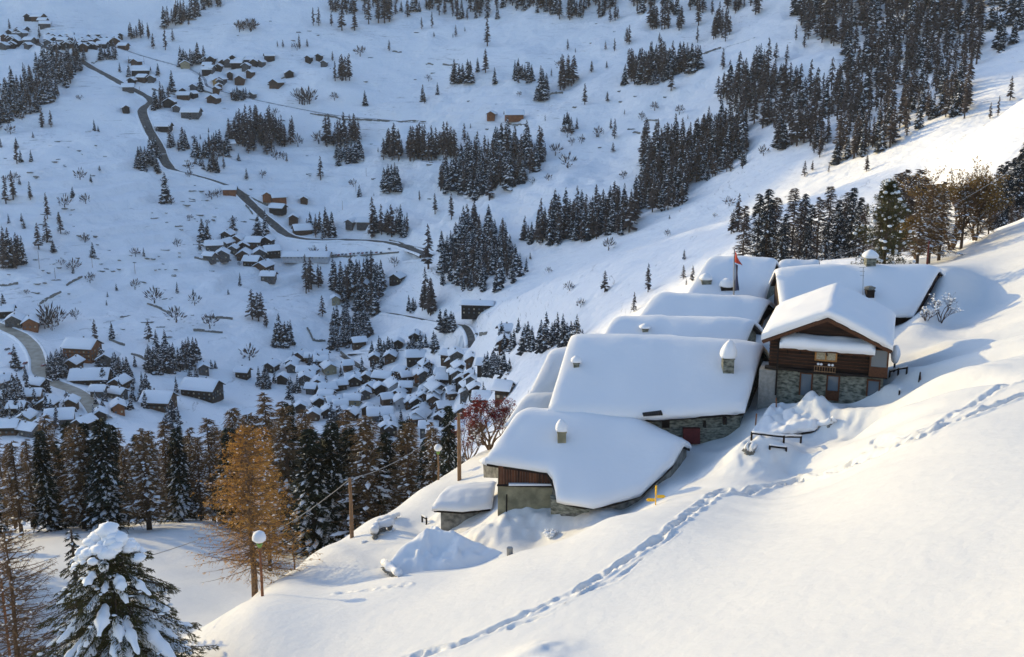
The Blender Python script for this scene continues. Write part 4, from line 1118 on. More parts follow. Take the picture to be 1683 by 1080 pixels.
# middle-distance conifers beyond the village and on the sunlit shoulder
def mid_conifer(seed, R, n, snow, droop, twigs, lowcut=.05, power=.8, sag=.0, snowmat=True, wfac=1.0):
    """unit-high conifer: every branch is a spine carrying many small twig blades; returns trunk, crown, snow"""
    r = random.Random(seed); T = MB(); Cn = MB(); S = MB()
    lean = r.uniform(-.01, .01)
    T.tube([(0, 0, -.04), (lean, 0, .45), (lean * 1.5, 0, .99)], [.018, .011, .002], 7, cap=False)
    for i in range(n):
        z = lowcut + (.99 - lowcut) * ((i + r.random()) / n) ** 1.0
        Lb = R * (1 - z) ** power * r.uniform(.6, 1.12) + .015
        a = r.uniform(0, 2 * math.pi); c, s = math.cos(a), math.sin(a)
        dz = -droop * Lb * r.uniform(.7, 1.3)
        pts = []
        for k in range(4):
            t = k / 3
            pts.append(Vector((c * Lb * t, s * Lb * t, z + dz * t + sag * Lb * (t * t - t))))
        T.add([pts[0], pts[0] + Vector((0, 0, .006)), pts[3]], [(0, 1, 2)])
        for j in range(twigs):
            t = r.uniform(.12, 1.0); q = pts[0].lerp(pts[3], t) + Vector((0, 0, sag * Lb * (t * t - t)))
            ln = (.05 + .35 * Lb * (1.15 - t)) * r.uniform(.5, 1.1); sd = r.choice((-1, 1))
            d = Vector((c * .55 - s * sd * .85, s * .55 + c * sd * .85, r.uniform(-.55, .05))) * ln
            w = Vector((r.uniform(-1, 1), r.uniform(-1, 1), r.uniform(-1, 1))) * .0045 * wfac
            Cn.add([q - w, q + w, q + d + w * .3], [(0, 1, 2)])
        if r.random() < snow:
            t0, t1 = r.uniform(.25, .6), r.uniform(.75, 1.02)
            a0, a1 = pts[0].lerp(pts[3], t0), pts[0].lerp(pts[3], t1); w = Lb * r.uniform(.06, .14) + .003
            sx, sy = -s * w, c * w; m_ = (a0 + a1) / 2; u = Vector((0, 0, .004 + Lb * .05))
            S.add([a0, m_ + Vector((sx, sy, .002)), a1 - Vector((0, 0, .004)), m_ - Vector((sx, sy, -.002)), m_ + u], [(0, 1, 4), (1, 2, 4), (2, 3, 4), (3, 0, 4)])
            for _ in range(2):
                t = r.uniform(.2, 1); q = pts[0].lerp(pts[3], t); w = .006 + .05 * Lb * r.random()
                ox, oy = -s * r.uniform(-.3, .3) * Lb, c * r.uniform(-.3, .3) * Lb; q = q + Vector((ox, oy, -.01))
                S.add([q + Vector((-w, 0, 0)), q + Vector((0, -w, 0)), q + Vector((w, 0, -.003)), q + Vector((0, w, 0)), q + Vector((0, 0, w * .7))], [(0, 1, 4), (1, 2, 4), (2, 3, 4), (3, 0, 4)])
    return T, Cn, S
def variant(seed, R, n, snow, droop, twigs, crownmat, barkmat=None, **kw):
    T, Cn, S = mid_conifer(seed, R, n, snow, droop, twigs, **kw)
    return (T.mesh('trunk', barkmat or M_bark), Cn.mesh('crown', crownmat), S.mesh('snow', M_snowclump))
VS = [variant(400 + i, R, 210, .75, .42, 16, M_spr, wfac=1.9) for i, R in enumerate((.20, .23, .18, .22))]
VL = [variant(420 + i, R, 165, .5, .10, 12, M_larch, lowcut=.14, power=.62, wfac=.95) for i, R in enumerate((.19, .17, .22, .20))]
VM = [variant(440 + i, R, 190, .5, .45, 14, M_fs, wfac=1.5) for i, R in enumerate((.19, .22))]
VN = [variant(450 + i, R, 170, .25, .12, 14, M_fl, lowcut=.10, power=.62, wfac=1.2) for i, R in enumerate((.16, .19))]
def mid_tree(V, p, h, wid, nm, lab, cat='tree', grp=None):
    T = thing(nm, lab, cat, p, grp); T.rotation_euler = (0, 0, rnd.uniform(0, 6.28)); T.scale = (h * wid, h * wid, h)
    for part, me in zip(('trunk', 'crown', 'snow'), V):
        if len(me.polygons) == 0: continue
        o = bpy.data.objects.new(part, me); COL.objects.link(o); o.parent = T
    return T
def mid_at(V, px, Y, top, wid, nm, lab, grp=None):
    b = GY(px, top + 60, Y); z = s_of(top) * Y
    h = max(3.0, z - b.z)
    return mid_tree(V, b - Vector((0, 0, .15)), h, wid, nm, lab, 'tree', grp)

for i, (px, Y, top, k) in enumerate([(1222,300,332,1),(1246,310,312,0),(1262,300,304,0),(1275,305,318,1),(1290,300,345,0),(1303,310,303,1),(1316,295,326,1),(1332,300,330,0),(1345,290,318,1),(1362,300,300,1),(1376,290,322,0),(1390,295,310,1),(1400,285,302,0),(1283,285,360,0),(1325,280,365,0),(1355,280,362,0),(1412,280,318,0),(1420,275,330,1),
    (1267,325,322,0),(1322,330,312,0),(1384,325,328,0)]):
    mid_at(VN[i % 2] if k else VM[i % 2], px, Y, top + 4, 1.0, 'larch_tree' if k else 'spruce_tree', ('brown' if k else 'dark') + (' larch' if k else ' spruce') + ' in the tall row right behind the stacked roofs', 'trees behind the stacked roofs')
for i, (px, Y, top) in enumerate([(1460,230,292),(1473,240,283),(1484,235,276),(1496,240,286),(1508,235,276),(1520,240,290),(1535,240,300),(1448,225,310),(1490,220,310),(1512,215,312),(1546,230,296)]):
    mid_at(VN[i % 2], px, Y, top, 1.15, 'larch_tree', 'brown larch in the thicket between the dark pine and the bare broadleaf tree', 'larches on the near skyline')
for i, (px, Y, top, k) in enumerate([(1612,260,286,0),(1640,240,262,0),(1652,235,256,0),(1664,240,250,0),(1676,235,236,0),(1683,240,225,1),(1645,225,300,0),(1660,215,322,1),(1672,210,330,1),(1690,240,240,0),(1634,250,300,1),(1630,230,322,1)]):
    mid_at(VM[i % 2] if not k else VN[i % 2], px, Y, top + 6, 1.0, 'spruce_tree' if not k else 'larch_tree', 'dark conifer in the group at the right edge above the skyline slope', 'conifers at the right edge')

for i, (px, Y, top) in enumerate([(1512,140,318),(1532,142,300),(1548,144,310),(1584,150,300),(1606,152,322),(1624,154,330)]):
    mid_at(VL[i % 4], px, Y, top, 1.45, 'larch_tree', 'brown larch filling in below the broadleaf trees on the skyline', 'larches on the near skyline, lower ones')
# write the far trees: the 300 largest of each kind as individuals, the rest as one mass per kind
for kd in ('s', 'l', 'b'):
    lst = sorted([t for t in far_trees if t[1] == kd], key=lambda t: -t[0])
    meshes, nm, cat = KIND[kd]
    solo, rest = lst[:240], lst[240:]
    for i, (_, _, p, h, lab, grp) in enumerate(solo):
        o = bpy.data.objects.new(nm, meshes[i % len(meshes)]); COL.objects.link(o)
        o.location = p - Vector((0, 0, .4)); w = rnd.uniform(1.1, 1.55); o.scale = (h * w, h * w, h); o.rotation_euler = (0, 0, rnd.uniform(0, 6.28))
        tag(o, lab, cat, grp)
    if rest:
        VV = []; FF = []; MM = []; off = 0
        srcs = []
        for me in meshes:
            v = np.empty(len(me.vertices) * 3, np.float32); me.vertices.foreach_get('co', v)
            f = np.array([list(p.vertices) + ([p.vertices[2]] if len(p.vertices) == 3 else []) for p in me.polygons], np.int64)
            mi = np.empty(len(me.polygons), np.int32); me.polygons.foreach_get('material_index', mi)
            srcs.append((v.reshape(-1, 3), f, mi))
        fl = []
        for i, (_, _, p, h, lab, grp) in enumerate(rest):
            v, f, mi = srcs[i % len(srcs)]; a = rnd.uniform(0, 6.28); w = rnd.uniform(1.1, 1.55) * h
            c, s = math.cos(a), math.sin(a)
            q = np.empty_like(v); q[:, 0] = (v[:, 0] * c - v[:, 1] * s) * w + p.x; q[:, 1] = (v[:, 0] * s + v[:, 1] * c) * w + p.y; q[:, 2] = v[:, 2] * h + p.z - .4
            VV.append(q); FF.append(f + off); MM.append(mi); off += len(v)
        V = np.concatenate(VV); F = np.concatenate(FF); M = np.concatenate(MM)
        tri = F[:, 2] == F[:, 3]
        me = bpy.data.meshes.new(nm + '_wood'); me.vertices.add(len(V)); me.vertices.foreach_set('co', V.ravel())
        tot = np.where(tri, 3, 4).astype(np.int32); st = np.concatenate([[0], np.cumsum(tot)[:-1]]).astype(np.int32)
        mask = np.ones(F.shape, bool); mask[tri, 3] = False; li = F[mask].astype(np.int32)
        me.loops.add(len(li)); me.loops.foreach_set('vertex_index', li)
        me.polygons.add(len(F)); me.polygons.foreach_set('loop_start', st); me.polygons.foreach_set('loop_total', tot)
        for m in meshes[0].materials: me.materials.append(m)
        me.polygons.foreach_set('material_index', M); me.update(calc_edges=True)
        o = link({'s': 'distant_spruce_wood', 'l': 'distant_larch_wood', 'b': 'distant_bushes'}[kd], me)
        tag(o, {'s': 'far-off dark spruces massed on the opposite slope', 'l': 'far-off brown larches massed on the opposite slope', 'b': 'far-off bare bushes'}[kd], 'forest', None, 'stuff')

# ------------------------------------------------------------------ the forest below the bank
top_curve = [(-40,735),(0,722),(60,705),(120,690),(170,690),(205,700),(260,706),(330,690),(385,672),(430,662),(470,668),(520,690),(560,694),(600,682),(640,712),(670,690),(700,704),(735,680),(765,690),(790,720)]
def tcur(px):
    for (a, ta), (b, tb) in zip(top_curve[:-1], top_curve[1:]):
        if a <= px <= b: return ta + (tb - ta) * (px - a) / (b - a)
    return 720
special = [(168,150,684,'s',1.15,'very dark tall spruce standing foremost in the left half of the forest'),(238,147,716,'l',1.7,'wide-branched bare larch with snowy limbs at the forest front'),
 (70,152,705,'s',1.0,'dark spruce second from the left edge at the forest front'),(25,150,722,'l',1.2,'bare larch at the left end of the forest front'),(128,152,700,'l',1.3,'snow-flecked larch left of the very dark spruce'),
 (292,155,700,'s',1.0,'narrow spruce in the forest left of the golden larch'),(385,158,668,'l',1.0,'brown larch rising above the forest left of the golden larch top'),(470,150,664,'l',1.15,'tall brown larch just right of the golden larch'),
 (512,140,700,'s',1.35,'snow-streaked spruce behind the slim utility pole'),(545,142,690,'s',1.1,'dark spruce just left of the slim utility pole'),(603,138,682,'l',1.35,'broad brown larch right of the slim utility pole'),
 (635,140,706,'s',1.0,'dark spruce between two brown larches'),(668,136,690,'l',1.25,'brown larch crossed by the overhead line'),(712,132,700,'l',1.1,'brown larch behind the thin lamp post'),
 (738,130,664,'s',.85,'pointed snowy spruce just left of the thick utility pole'),(702,134,716,'s',.9,'snowy spruce behind the thin lamp post'),(575,146,700,'s',1.2,'dark spruce behind the slim pole wire')]
FG = 'trees of the forest below the bank'
for i, (px, Y, top, k, wd, lab) in enumerate(special):
    mid_at((VS if k == 's' else VL)[i % 4], px, Y, top, wd, 'spruce_tree' if k == 's' else 'larch_tree', lab, FG)
i = 0
for rowi, (Y0, dtop, stp) in enumerate(((160, 14, 27), (180, 2, 25), (205, -4, 27))):
    x = -45 + rowi * 9
    while x < 770 - rowi * 20:
        k = 'l' if rnd.random() < .74 else 's'
        Y = Y0 + rnd.uniform(-6, 6) - max(0, x - 560) * .10
        lab = ('bare brown larch' if k == 'l' else 'dark snow-flecked spruce') + (' in the left half of the packed forest' if x < 360 else ' in the packed forest behind the golden larch and poles')
        mid_at((VL if k == 'l' else VS)[rnd.randrange(4)], x, Y, tcur(x) + dtop + rnd.uniform(-20, 42), rnd.uniform(.72, 1.08), 'larch_tree' if k == 'l' else 'spruce_tree', lab, FG)
        x += stp * rnd.uniform(.7, 1.3); i += 1
# warm lit larch crowns along the edge, and young trees on the bank
for (px, Y, top, w_, lab) in ((440,126,700,.8,'slender golden-brown larch behind the golden larch'),):
    mid_tree((VL[0][0], bpy.data.meshes.get('crown_gold') or (lambda m: (m.materials.clear(), m.materials.append(M_larcho), m)[2])((lambda c: (setattr(c, 'name', 'crown_gold'), c)[1])(VL[0][1].copy())), VL[0][2]),
             GY(px, 860, Y), s_of(top) * Y - GY(px, 860, Y).z, w_, 'larch_tree', lab, 'tree', FG)

# ------------------------------------------------------------------ golden larch
def golden_larch(base, h, R, name, label, cmat, bmat, seed, nb=190, sub=9, tuft=6, lowcut=.16, snow=.25, gap=.0, power=.75, tw=.016):
    r = random.Random(seed); T = thing(name, label, 'tree', base)
    mb = MB(); tp = [Vector((math.sin(k * 1.3) * .05, math.cos(k) * .04, h * k / 8)) for k in range(9)]; tp[0].z = -.5
    mb.tube([base + p for p in tp], [.22 * h / 12 * (1 - k / 8.4) + .012 for k in range(9)], 9); mb.build('trunk', bmat, T, smooth=True)
    B = MB(); Cn = MB(); S = MB()
    for i in range(nb):
        z = lowcut + (.985 - lowcut) * (i + r.random()) / nb
        L_ = R * (min(1, (1 - z) * 1.25)) ** power * r.uniform(.65, 1.12) * (1 if z > lowcut + .12 else r.uniform(.5, 1.05)) + .1
        a = r.uniform(0, 2 * math.pi); c, s = math.cos(a), math.sin(a)
        up = r.uniform(-.12, .16) if z > .4 else r.uniform(-.34, -.02)
        pts = [base + Vector((c * L_ * t, s * L_ * t, z * h + up * L_ * t + .16 * L_ * t * t)) for t in (0, .25, .5, .75, 1)]
        B.tube(pts, [.035, .028, .02, .013, .006], 4, cap=False)
        for j in range(sub):
            t = r.uniform(.12, 1); k = min(3, int(t * 4)); q = pts[k].lerp(pts[k + 1], t * 4 - k)
            sd = r.choice((-1, 1)); ln = L_ * r.uniform(.12, .34) * (1.25 - t)
            d = Vector((c * .6 - s * sd * .8, s * .6 + c * sd * .8, r.uniform(-.7, .15))).normalized() * ln
            w = Vector((0, 0, .009)); B.add([q - w, q + w, q + d], [(0, 1, 2)])
            for m in range(tuft):
                u = r.uniform(.1, 1.05); e = q + d * u
                dd = Vector((r.uniform(-1, 1), r.uniform(-1, 1), r.uniform(-1.3, .5))) * r.uniform(.05, .13)
                w = Vector((r.uniform(-1, 1), r.uniform(-1, 1), r.uniform(-1, 1))) * tw
                Cn.add([e - w, e + w, e + dd], [(0, 1, 2)])
        if r.random() < snow:
            k = r.randint(1, 3); q = pts[k]; S.blob(q + Vector((0, 0, .03)), r.uniform(.06, .16), r.uniform(.04, .08), .04, i, nu=7, nv=4, rough=.2, rot=a)
    B.build('branches', bmat, T); Cn.build('crown', cmat, T); S.build('snow', M_snowclump, T, smooth=True)
    return T
bl = GY(419, 986, 80)
golden_larch(bl, s_of(697) * 80 - bl.z, 5.0, 'larch_tree', 'golden-orange larch standing foremost on the bank, beside the lamp post', M_larcho, M_barkw, 5, nb=400, sub=14, tuft=9, power=.62, tw=.026)
bl = GY(30, 1075, 56)
golden_larch(bl, s_of(868) * 56 - bl.z, 4.4, 'larch_tree', 'bare larch with drooping snowy twigs in the lower left corner', M_larch, M_barkw, 9, nb=300, sub=24, tuft=5, lowcut=.10, snow=.8, power=.45, tw=.007)
bl = GY(483, 925, 82)
golden_larch(bl, 3.6, .75, 'larch_sapling', 'thin young larch between the golden larch and the slim pole', M_larch, M_barkw, 10, nb=26, sub=4, tuft=2, lowcut=.2)

# ------------------------------------------------------------------ big snow-laden spruce, lower left
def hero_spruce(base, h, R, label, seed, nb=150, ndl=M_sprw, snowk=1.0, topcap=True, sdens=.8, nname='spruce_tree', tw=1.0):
    r = random.Random(seed); T = thing(nname, label, 'tree', base)
    mb = MB(); mb.tube([base + Vector((0, 0, -1)), base + Vector((0, 0, h * .5)), base + Vector((0, 0, h * .97))], [.03 * h, .018 * h, .004 * h], 9); mb.build('trunk', M_bark, T)
    B = MB(); N = MB(); S = MB()
    for i in range(nb):
        f = (i + r.random()) / nb; z = .03 + .93 * f
        L_ = R * (1 - z) ** .55 * r.uniform(.72, 1.1) + .12
        a = i * 2.399 + r.uniform(-.3, .3); c, s = math.cos(a), math.sin(a)
        dr = r.uniform(.42, .72)
        pts = []
        for k in range(7):
            t = k / 6; pts.append(base + Vector((c * L_ * t, s * L_ * t, z * h + L_ * (.10 * t - dr * t * t + .14 * t ** 4))))
        B.tube(pts, [.045 * (1 - k / 7) + .006 for k in range(7)], 4, cap=False)
        side = Vector((-s, c, 0)); n = int((54 + 66 * L_) * tw)
        for j in range(n):
            t = r.random() ** .75 * .98 + .04; k = min(5, int(t * 6)); q = pts[k].lerp(pts[min(6, k + 1)], t * 6 - k)
            wd = L_ * .27 * math.sin(min(1, t * 1.12) * math.pi * .86 + .3) + .04
            off = r.uniform(-1, 1) * wd
            e = q + side * off + Vector((0, 0, -abs(off) * .32 + r.uniform(-.05, .03)))
            d = Vector((c * r.uniform(.2, 1), s * r.uniform(.2, 1), r.uniform(-1.0, -.1))) + side * (1.1 if off > 0 else -1.1) * r.uniform(.1, 1)
            d = d.normalized() * r.uniform(.10, .24); w = d.cross(Vector((r.uniform(-1, 1), r.uniform(-1, 1), .4))).normalized() * r.uniform(.012, .026)
            N.add([e - w, e + w, e + d + w * .4, e + d - w * .4], [(0, 1, 2, 3)])
        if r.random() < sdens:
            # long pillow of snow lying along the bough
            t0, t1 = r.uniform(.2, .5), r.uniform(.8, 1.0); m = 9; ring = []
            Wm = (.09 + L_ * r.uniform(.02, .055)) * snowk; V = []
            for k in range(m + 1):
                t = t0 + (t1 - t0) * k / m; kk = min(5, int(t * 6)); q = pts[kk].lerp(pts[min(6, kk + 1)], t * 6 - kk)
                env = math.sin(math.pi * (k + .35) / (m + .7)) ** .55 * r.uniform(.55, 1.35); w = Wm * env; hh = Wm * .9 * env
                for b in range(7):
                    al = math.pi * b / 6
                    V.append(q + side * math.cos(al) * w + Vector((0, 0, math.sin(al) * hh - .25 * w * abs(math.cos(al)) + .01)))
            S.add(V, [(k * 7 + b, (k + 1) * 7 + b, (k + 1) * 7 + b + 1, k * 7 + b + 1) for k in range(m) for b in range(6)] + [tuple(range(7)), tuple(m * 7 + b for b in range(6, -1, -1))])
            for _ in range(4):
                t = r.uniform(.35, 1); kk = min(5, int(t * 6)); q = pts[kk] + side * r.uniform(-.25, .25) * L_ * .7
                S.blob(q + Vector((0, 0, -.02)), r.uniform(.05, .16) * snowk, r.uniform(.05, .12) * snowk, r.uniform(.03, .07), r.randint(0, 9999), nu=7, nv=4, rough=.25)
    if topcap:
        for k_ in range(46):
            a_ = r.uniform(0, 6.283); q_ = r.random() ** .6; z_ = .985 - .13 * q_ ** 1.3 + r.uniform(-.02, .02)
            S.blob(base + Vector((math.cos(a_) * q_ * R * .26, math.sin(a_) * q_ * R * .26, z_ * h)), r.uniform(.2, .42), r.uniform(.2, .4), r.uniform(.14, .26), k_ + 60, nu=9, nv=6, rough=.24, rot=a_)
        for (x, y, z, a, b) in ((0, 0, .99, .50, .42), (.30, -.1, .955, .42, .34), (-.30, .05, .955, .38, .28), (.52, .1, .90, .36, .24), (-.5, -.2, .90, .30, .22), (.1, -.45, .91, .40, .36), (.05, -.62, .86, .22, .34), (-.62, .1, .86, .3, .2), (.74, -.1, .86, .36, .2)):
            S.blob(base + Vector((x * R * .33, y * R * .33, z * h)), a * 1.1, a * 1.0, b * .95, int(z * 1000 + x * 10), nu=14, nv=8, rough=.2)
    B.build('branches', M_bark, T); N.build('crown', ndl, T); S.build('snow', M_snowclump, T, smooth=True)
    return T
bs = GY(205, 1180, 54)
hero_spruce(bs, s_of(868) * 54 - bs.z, 6.0, 'big dark spruce loaded with pillows of snow, nearest tree at lower left', 3, nb=230, snowk=1.25, sdens=.6, tw=1.0)
bs = GY(128, 985, 66)
hero_spruce(bs, s_of(862) * 66 - bs.z, 1.25, 'small slim spruce peeking out behind the big snow-laden spruce', 4, nb=70, snowk=.5, topcap=False, sdens=.6, ndl=M_spr, tw=.8)
bs = GY(-10, 905, 120)
# dark pine by the highest roofs
bs = GY(1453, 428, 121)
def pine(base, h, R, label, seed):
    r = random.Random(seed); T = thing('pine_tree', label, 'tree', base)
    mb = MB(); mb.tube([base + Vector((0, 0, -1)), base + Vector((.05, 0, h * .5)), base + Vector((0, 0, h * .95))], [.24, .17, .03], 8); mb.build('trunk', M_bark, T)
    N = MB(); S = MB()
    for i in range(260):
        z = .02 + .97 * r.random(); env = R * (math.sin(min(1, (1 - z) * 1.5 + .08) * math.pi / 2)) * (.85 + .3 * math.sin(z * 19)) ; k = r.random() ** .5
        a = r.uniform(0, 6.283); c0 = base + Vector((math.cos(a) * env * k, math.sin(a) * env * k, z * h)); rr = r.uniform(.3, .6)
        for j in range(62):
            d = Vector((r.gauss(0, 1), r.gauss(0, 1), r.gauss(0, .7))).normalized(); q = c0 + d * rr * r.random() ** .4
            w = d.orthogonal() * r.uniform(.025, .05); e = q + (d + Vector((0, 0, .3))) * r.uniform(.10, .2)
            N.add([q - w, q + w, e], [(0, 1, 2)])
        if r.random() < .42 and k > .4:
            S.blob(c0 + Vector((math.cos(a) * .1, math.sin(a) * .1, rr * .55)), rr * r.uniform(.25, .55), rr * r.uniform(.25, .5), rr * .3, i, nu=8, nv=5, rough=.35)
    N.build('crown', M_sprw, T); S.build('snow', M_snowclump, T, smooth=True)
pine(bs, s_of(298) * 121 - bs.z, 2.9, 'dark green pine with snow clumps rising behind the long farmhouse', 12)
b2 = GY(1478, 440, 117)
T = thing('juniper_bush', 'wide snow-covered evergreen bush at the foot of the dark pine', 'bush', b2)
N = MB(); S = MB(); r_ = random.Random(5)
for i in range(60):
    x = r_.uniform(-2.6, 2.6); c0 = b2 + Vector((x, r_.uniform(-.8, .8), .3 + r_.uniform(0, 1.3) * (1 - abs(x) / 3.2)))
    for j in range(40):
        d = Vector((r_.gauss(0, 1), r_.gauss(0, 1), r_.gauss(0, .6))).normalized(); q = c0 + d * .4 * r_.random() ** .4; w = d.orthogonal() * .035
        N.add([q - w, q + w, q + d * .16], [(0, 1, 2)])
    if r_.random() < .55: S.blob(c0 + Vector((0, 0, .32)), r_.uniform(.25, .5), r_.uniform(.2, .4), .14, i, nu=8, nv=5, rough=.2)
N.build('foliage', M_sprw, T); S.build('snow', M_snowclump, T, smooth=True)

# ------------------------------------------------------------------ broadleaf trees, berries, bare bushes
def branchy(base, h, label, seed, nm='broadleaf_tree', cat='tree', stems=1, spread=.5, depth=5, leafm=None, nleaf=0, leafsz=.09, snow=0, tr=.16, width=1.0, barkm=None, clump=None, twig=6, top_only=0):
    r = random.Random(seed); T = thing(nm, label, cat, base); B = MB(); ends = []; tw = MB()
    def grow(p, d, ln, rad, dep):
        q = p; pts = [p]; n = 3
        for k in range(n):
            d = (d + Vector((r.uniform(-.16, .16), r.uniform(-.16, .16), r.uniform(-.05, .14)))).normalized(); q = q + d * ln / n; pts.append(q)
        if dep >= 2 or rad > .02: B.tube(pts, [rad * (1 - .35 * k / n) for k in range(n + 1)], 5 if rad > .03 else 3, cap=False)
        else:
            w = Vector((r.uniform(-1, 1), r.uniform(-1, 1), 0)).normalized() * max(.007, rad)
            tw.add([pts[0] - w, pts[0] + w, pts[-1]], [(0, 1, 2)])
        if dep == 0: ends.append((pts[-1], d)); return
        if dep <= 2: ends.append((pts[2], d))
        for k in range(r.choice((2, 3, 3)) if dep > 1 else twig):
            t = r.uniform(.45, 1.0) if k else 1.0; i0 = min(n - 1, int(t * n)); s0 = pts[i0].lerp(pts[i0 + 1], t * n - i0)
            nd = (d + Vector((r.uniform(-1, 1) * spread * width, r.uniform(-1, 1) * spread * width, r.uniform(-.35, .45) * spread + .08))).normalized()
            grow(s0, nd, ln * r.uniform(.62, .86), rad * .62, dep - 1)
    for k in range(stems):
        a = 6.283 * k / stems; grow(base + Vector((0, 0, -.3)), Vector((math.cos(a) * .45 * (stems > 1), math.sin(a) * .45 * (stems > 1), 1)).normalized(), h * (.3 if stems == 1 else .27), tr, depth)
    B.build('branches', barkm or M_barkw, T); tw.build('twigs', M_twig if not barkm else barkm, T)
    if nleaf:
        N = MB()
        for k in range(nleaf):
            p, d = ends[r.randrange(len(ends))]
            if top_only and p.z < base.z + h * top_only * r.uniform(.8, 1.3): continue
            p = p + Vector((r.gauss(0, .08), r.gauss(0, .08), r.gauss(0, .08)))
            w = Vector((r.uniform(-1, 1), r.uniform(-1, 1), r.uniform(-1, 1))) * leafsz; v = Vector((r.uniform(-1, 1), r.uniform(-1, 1), r.uniform(-1, 1))) * leafsz
            N.add([p - w, p + v, p + w, p - v], [(0, 1, 2, 3)])
        N.build(clump or 'leaves', leafm, T)
    if snow:
        S = MB()
        for k in range(snow):
            p, d = ends[r.randrange(len(ends))]; S.blob(p, r.uniform(.05, .16), r.uniform(.05, .14), r.uniform(.03, .08), k, nu=6, nv=4, rough=.25)
        S.build('snow', M_snowclump, T, smooth=True)
    return T
b = GY(806, 770, 108); branchy(b, (s_of(628) * 108 - b.z) * .92, 'rowan tree thick with dark red berries left of the stacked roofs', 21, depth=6, nleaf=15000, leafm=M_berry, leafsz=.055, snow=160, clump='berries', spread=.85, twig=4, tr=.16, top_only=.5, stems=4)
b = GY(770, 790, 110); branchy(b, 5.0, 'bare twiggy shrub with a few red berries behind the thick pole', 22, nm='shrub', cat='bush', stems=5, depth=5, nleaf=700, leafm=M_berry, leafsz=.06, snow=60, clump='berries', spread=.6, twig=4, tr=.08)
b = GY(1562, 424, 152); branchy(b, s_of(262) * 152 - b.z + 1.5, 'tall broadleaf tree with dry golden leaves and snow tufts on the skyline', 33, depth=6, nleaf=9000, leafm=M_leaf, leafsz=.10, snow=260, spread=.7, twig=4, tr=.22, stems=4)
b = GY(1505, 430, 150); branchy(b, 7.5, 'lower bushy broadleaf tree between the dark pine and the tall golden one', 34, depth=6, nleaf=4500, leafm=M_leaf, leafsz=.10, snow=130, spread=.85, twig=4, tr=.13, stems=5)
b = GY(1600, 408, 154); branchy(b, 9.0, 'brownish broadleaf tree at the right of the tall golden one', 35, depth=6, nleaf=4000, leafm=M_leaf, leafsz=.10, snow=110, spread=.8, twig=4, tr=.14, stems=5)
b = GY(1547, 525, 101); branchy(b, 3.7, 'bare round bush with fine dark twigs at the right end of the long farmhouse', 36, nm='bare_bush', cat='bush', stems=4, depth=5, spread=.65, twig=5, tr=.06, snow=90, barkm=M_twig)
b = GY(1522, 528, 100); branchy(b, 2.2, 'low dark bush under the eave of the long farmhouse', 37, nm='bare_bush', cat='bush', stems=6, depth=4, spread=.8, twig=6, tr=.04, snow=50, barkm=M_twig)
b = GY(905, 846, 76.2); branchy(b, 1.3, 'snow-plastered shrub against the corner of the lowest barn', 38, nm='snowy_shrub', cat='bush', stems=6, depth=3, spread=.8, twig=6, tr=.03, snow=240, barkm=M_twig)
for (px, row, h_, lb) in ((495,905,1.0,'tuft of dry stems on the bank left of the slim pole'),(520,895,.9,'tuft of dry stems just left of the slim pole'),(598,892,.8,'dry weeds on the bank right of the slim pole'),(645,872,.8,'dry weeds behind the broken dry-stone wall end'),(757,806,1.3,'red-tinged bush at the foot of the thick pole'),(460,950,1.0,'dry stems at the lower end of the bank beside the golden larch'),(827,783,.7,'snowy weeds at the left corner of the lowest barn')):
    p = G(px, row); p = p if p.y < 130 else GY(px, row, 95)
    branchy(p, h_, lb, int(px), nm='dry_weeds', cat='plant', stems=7, depth=2, spread=.8, twig=5, tr=.012, snow=14, barkm=M_twig if px != 757 else M_berry)

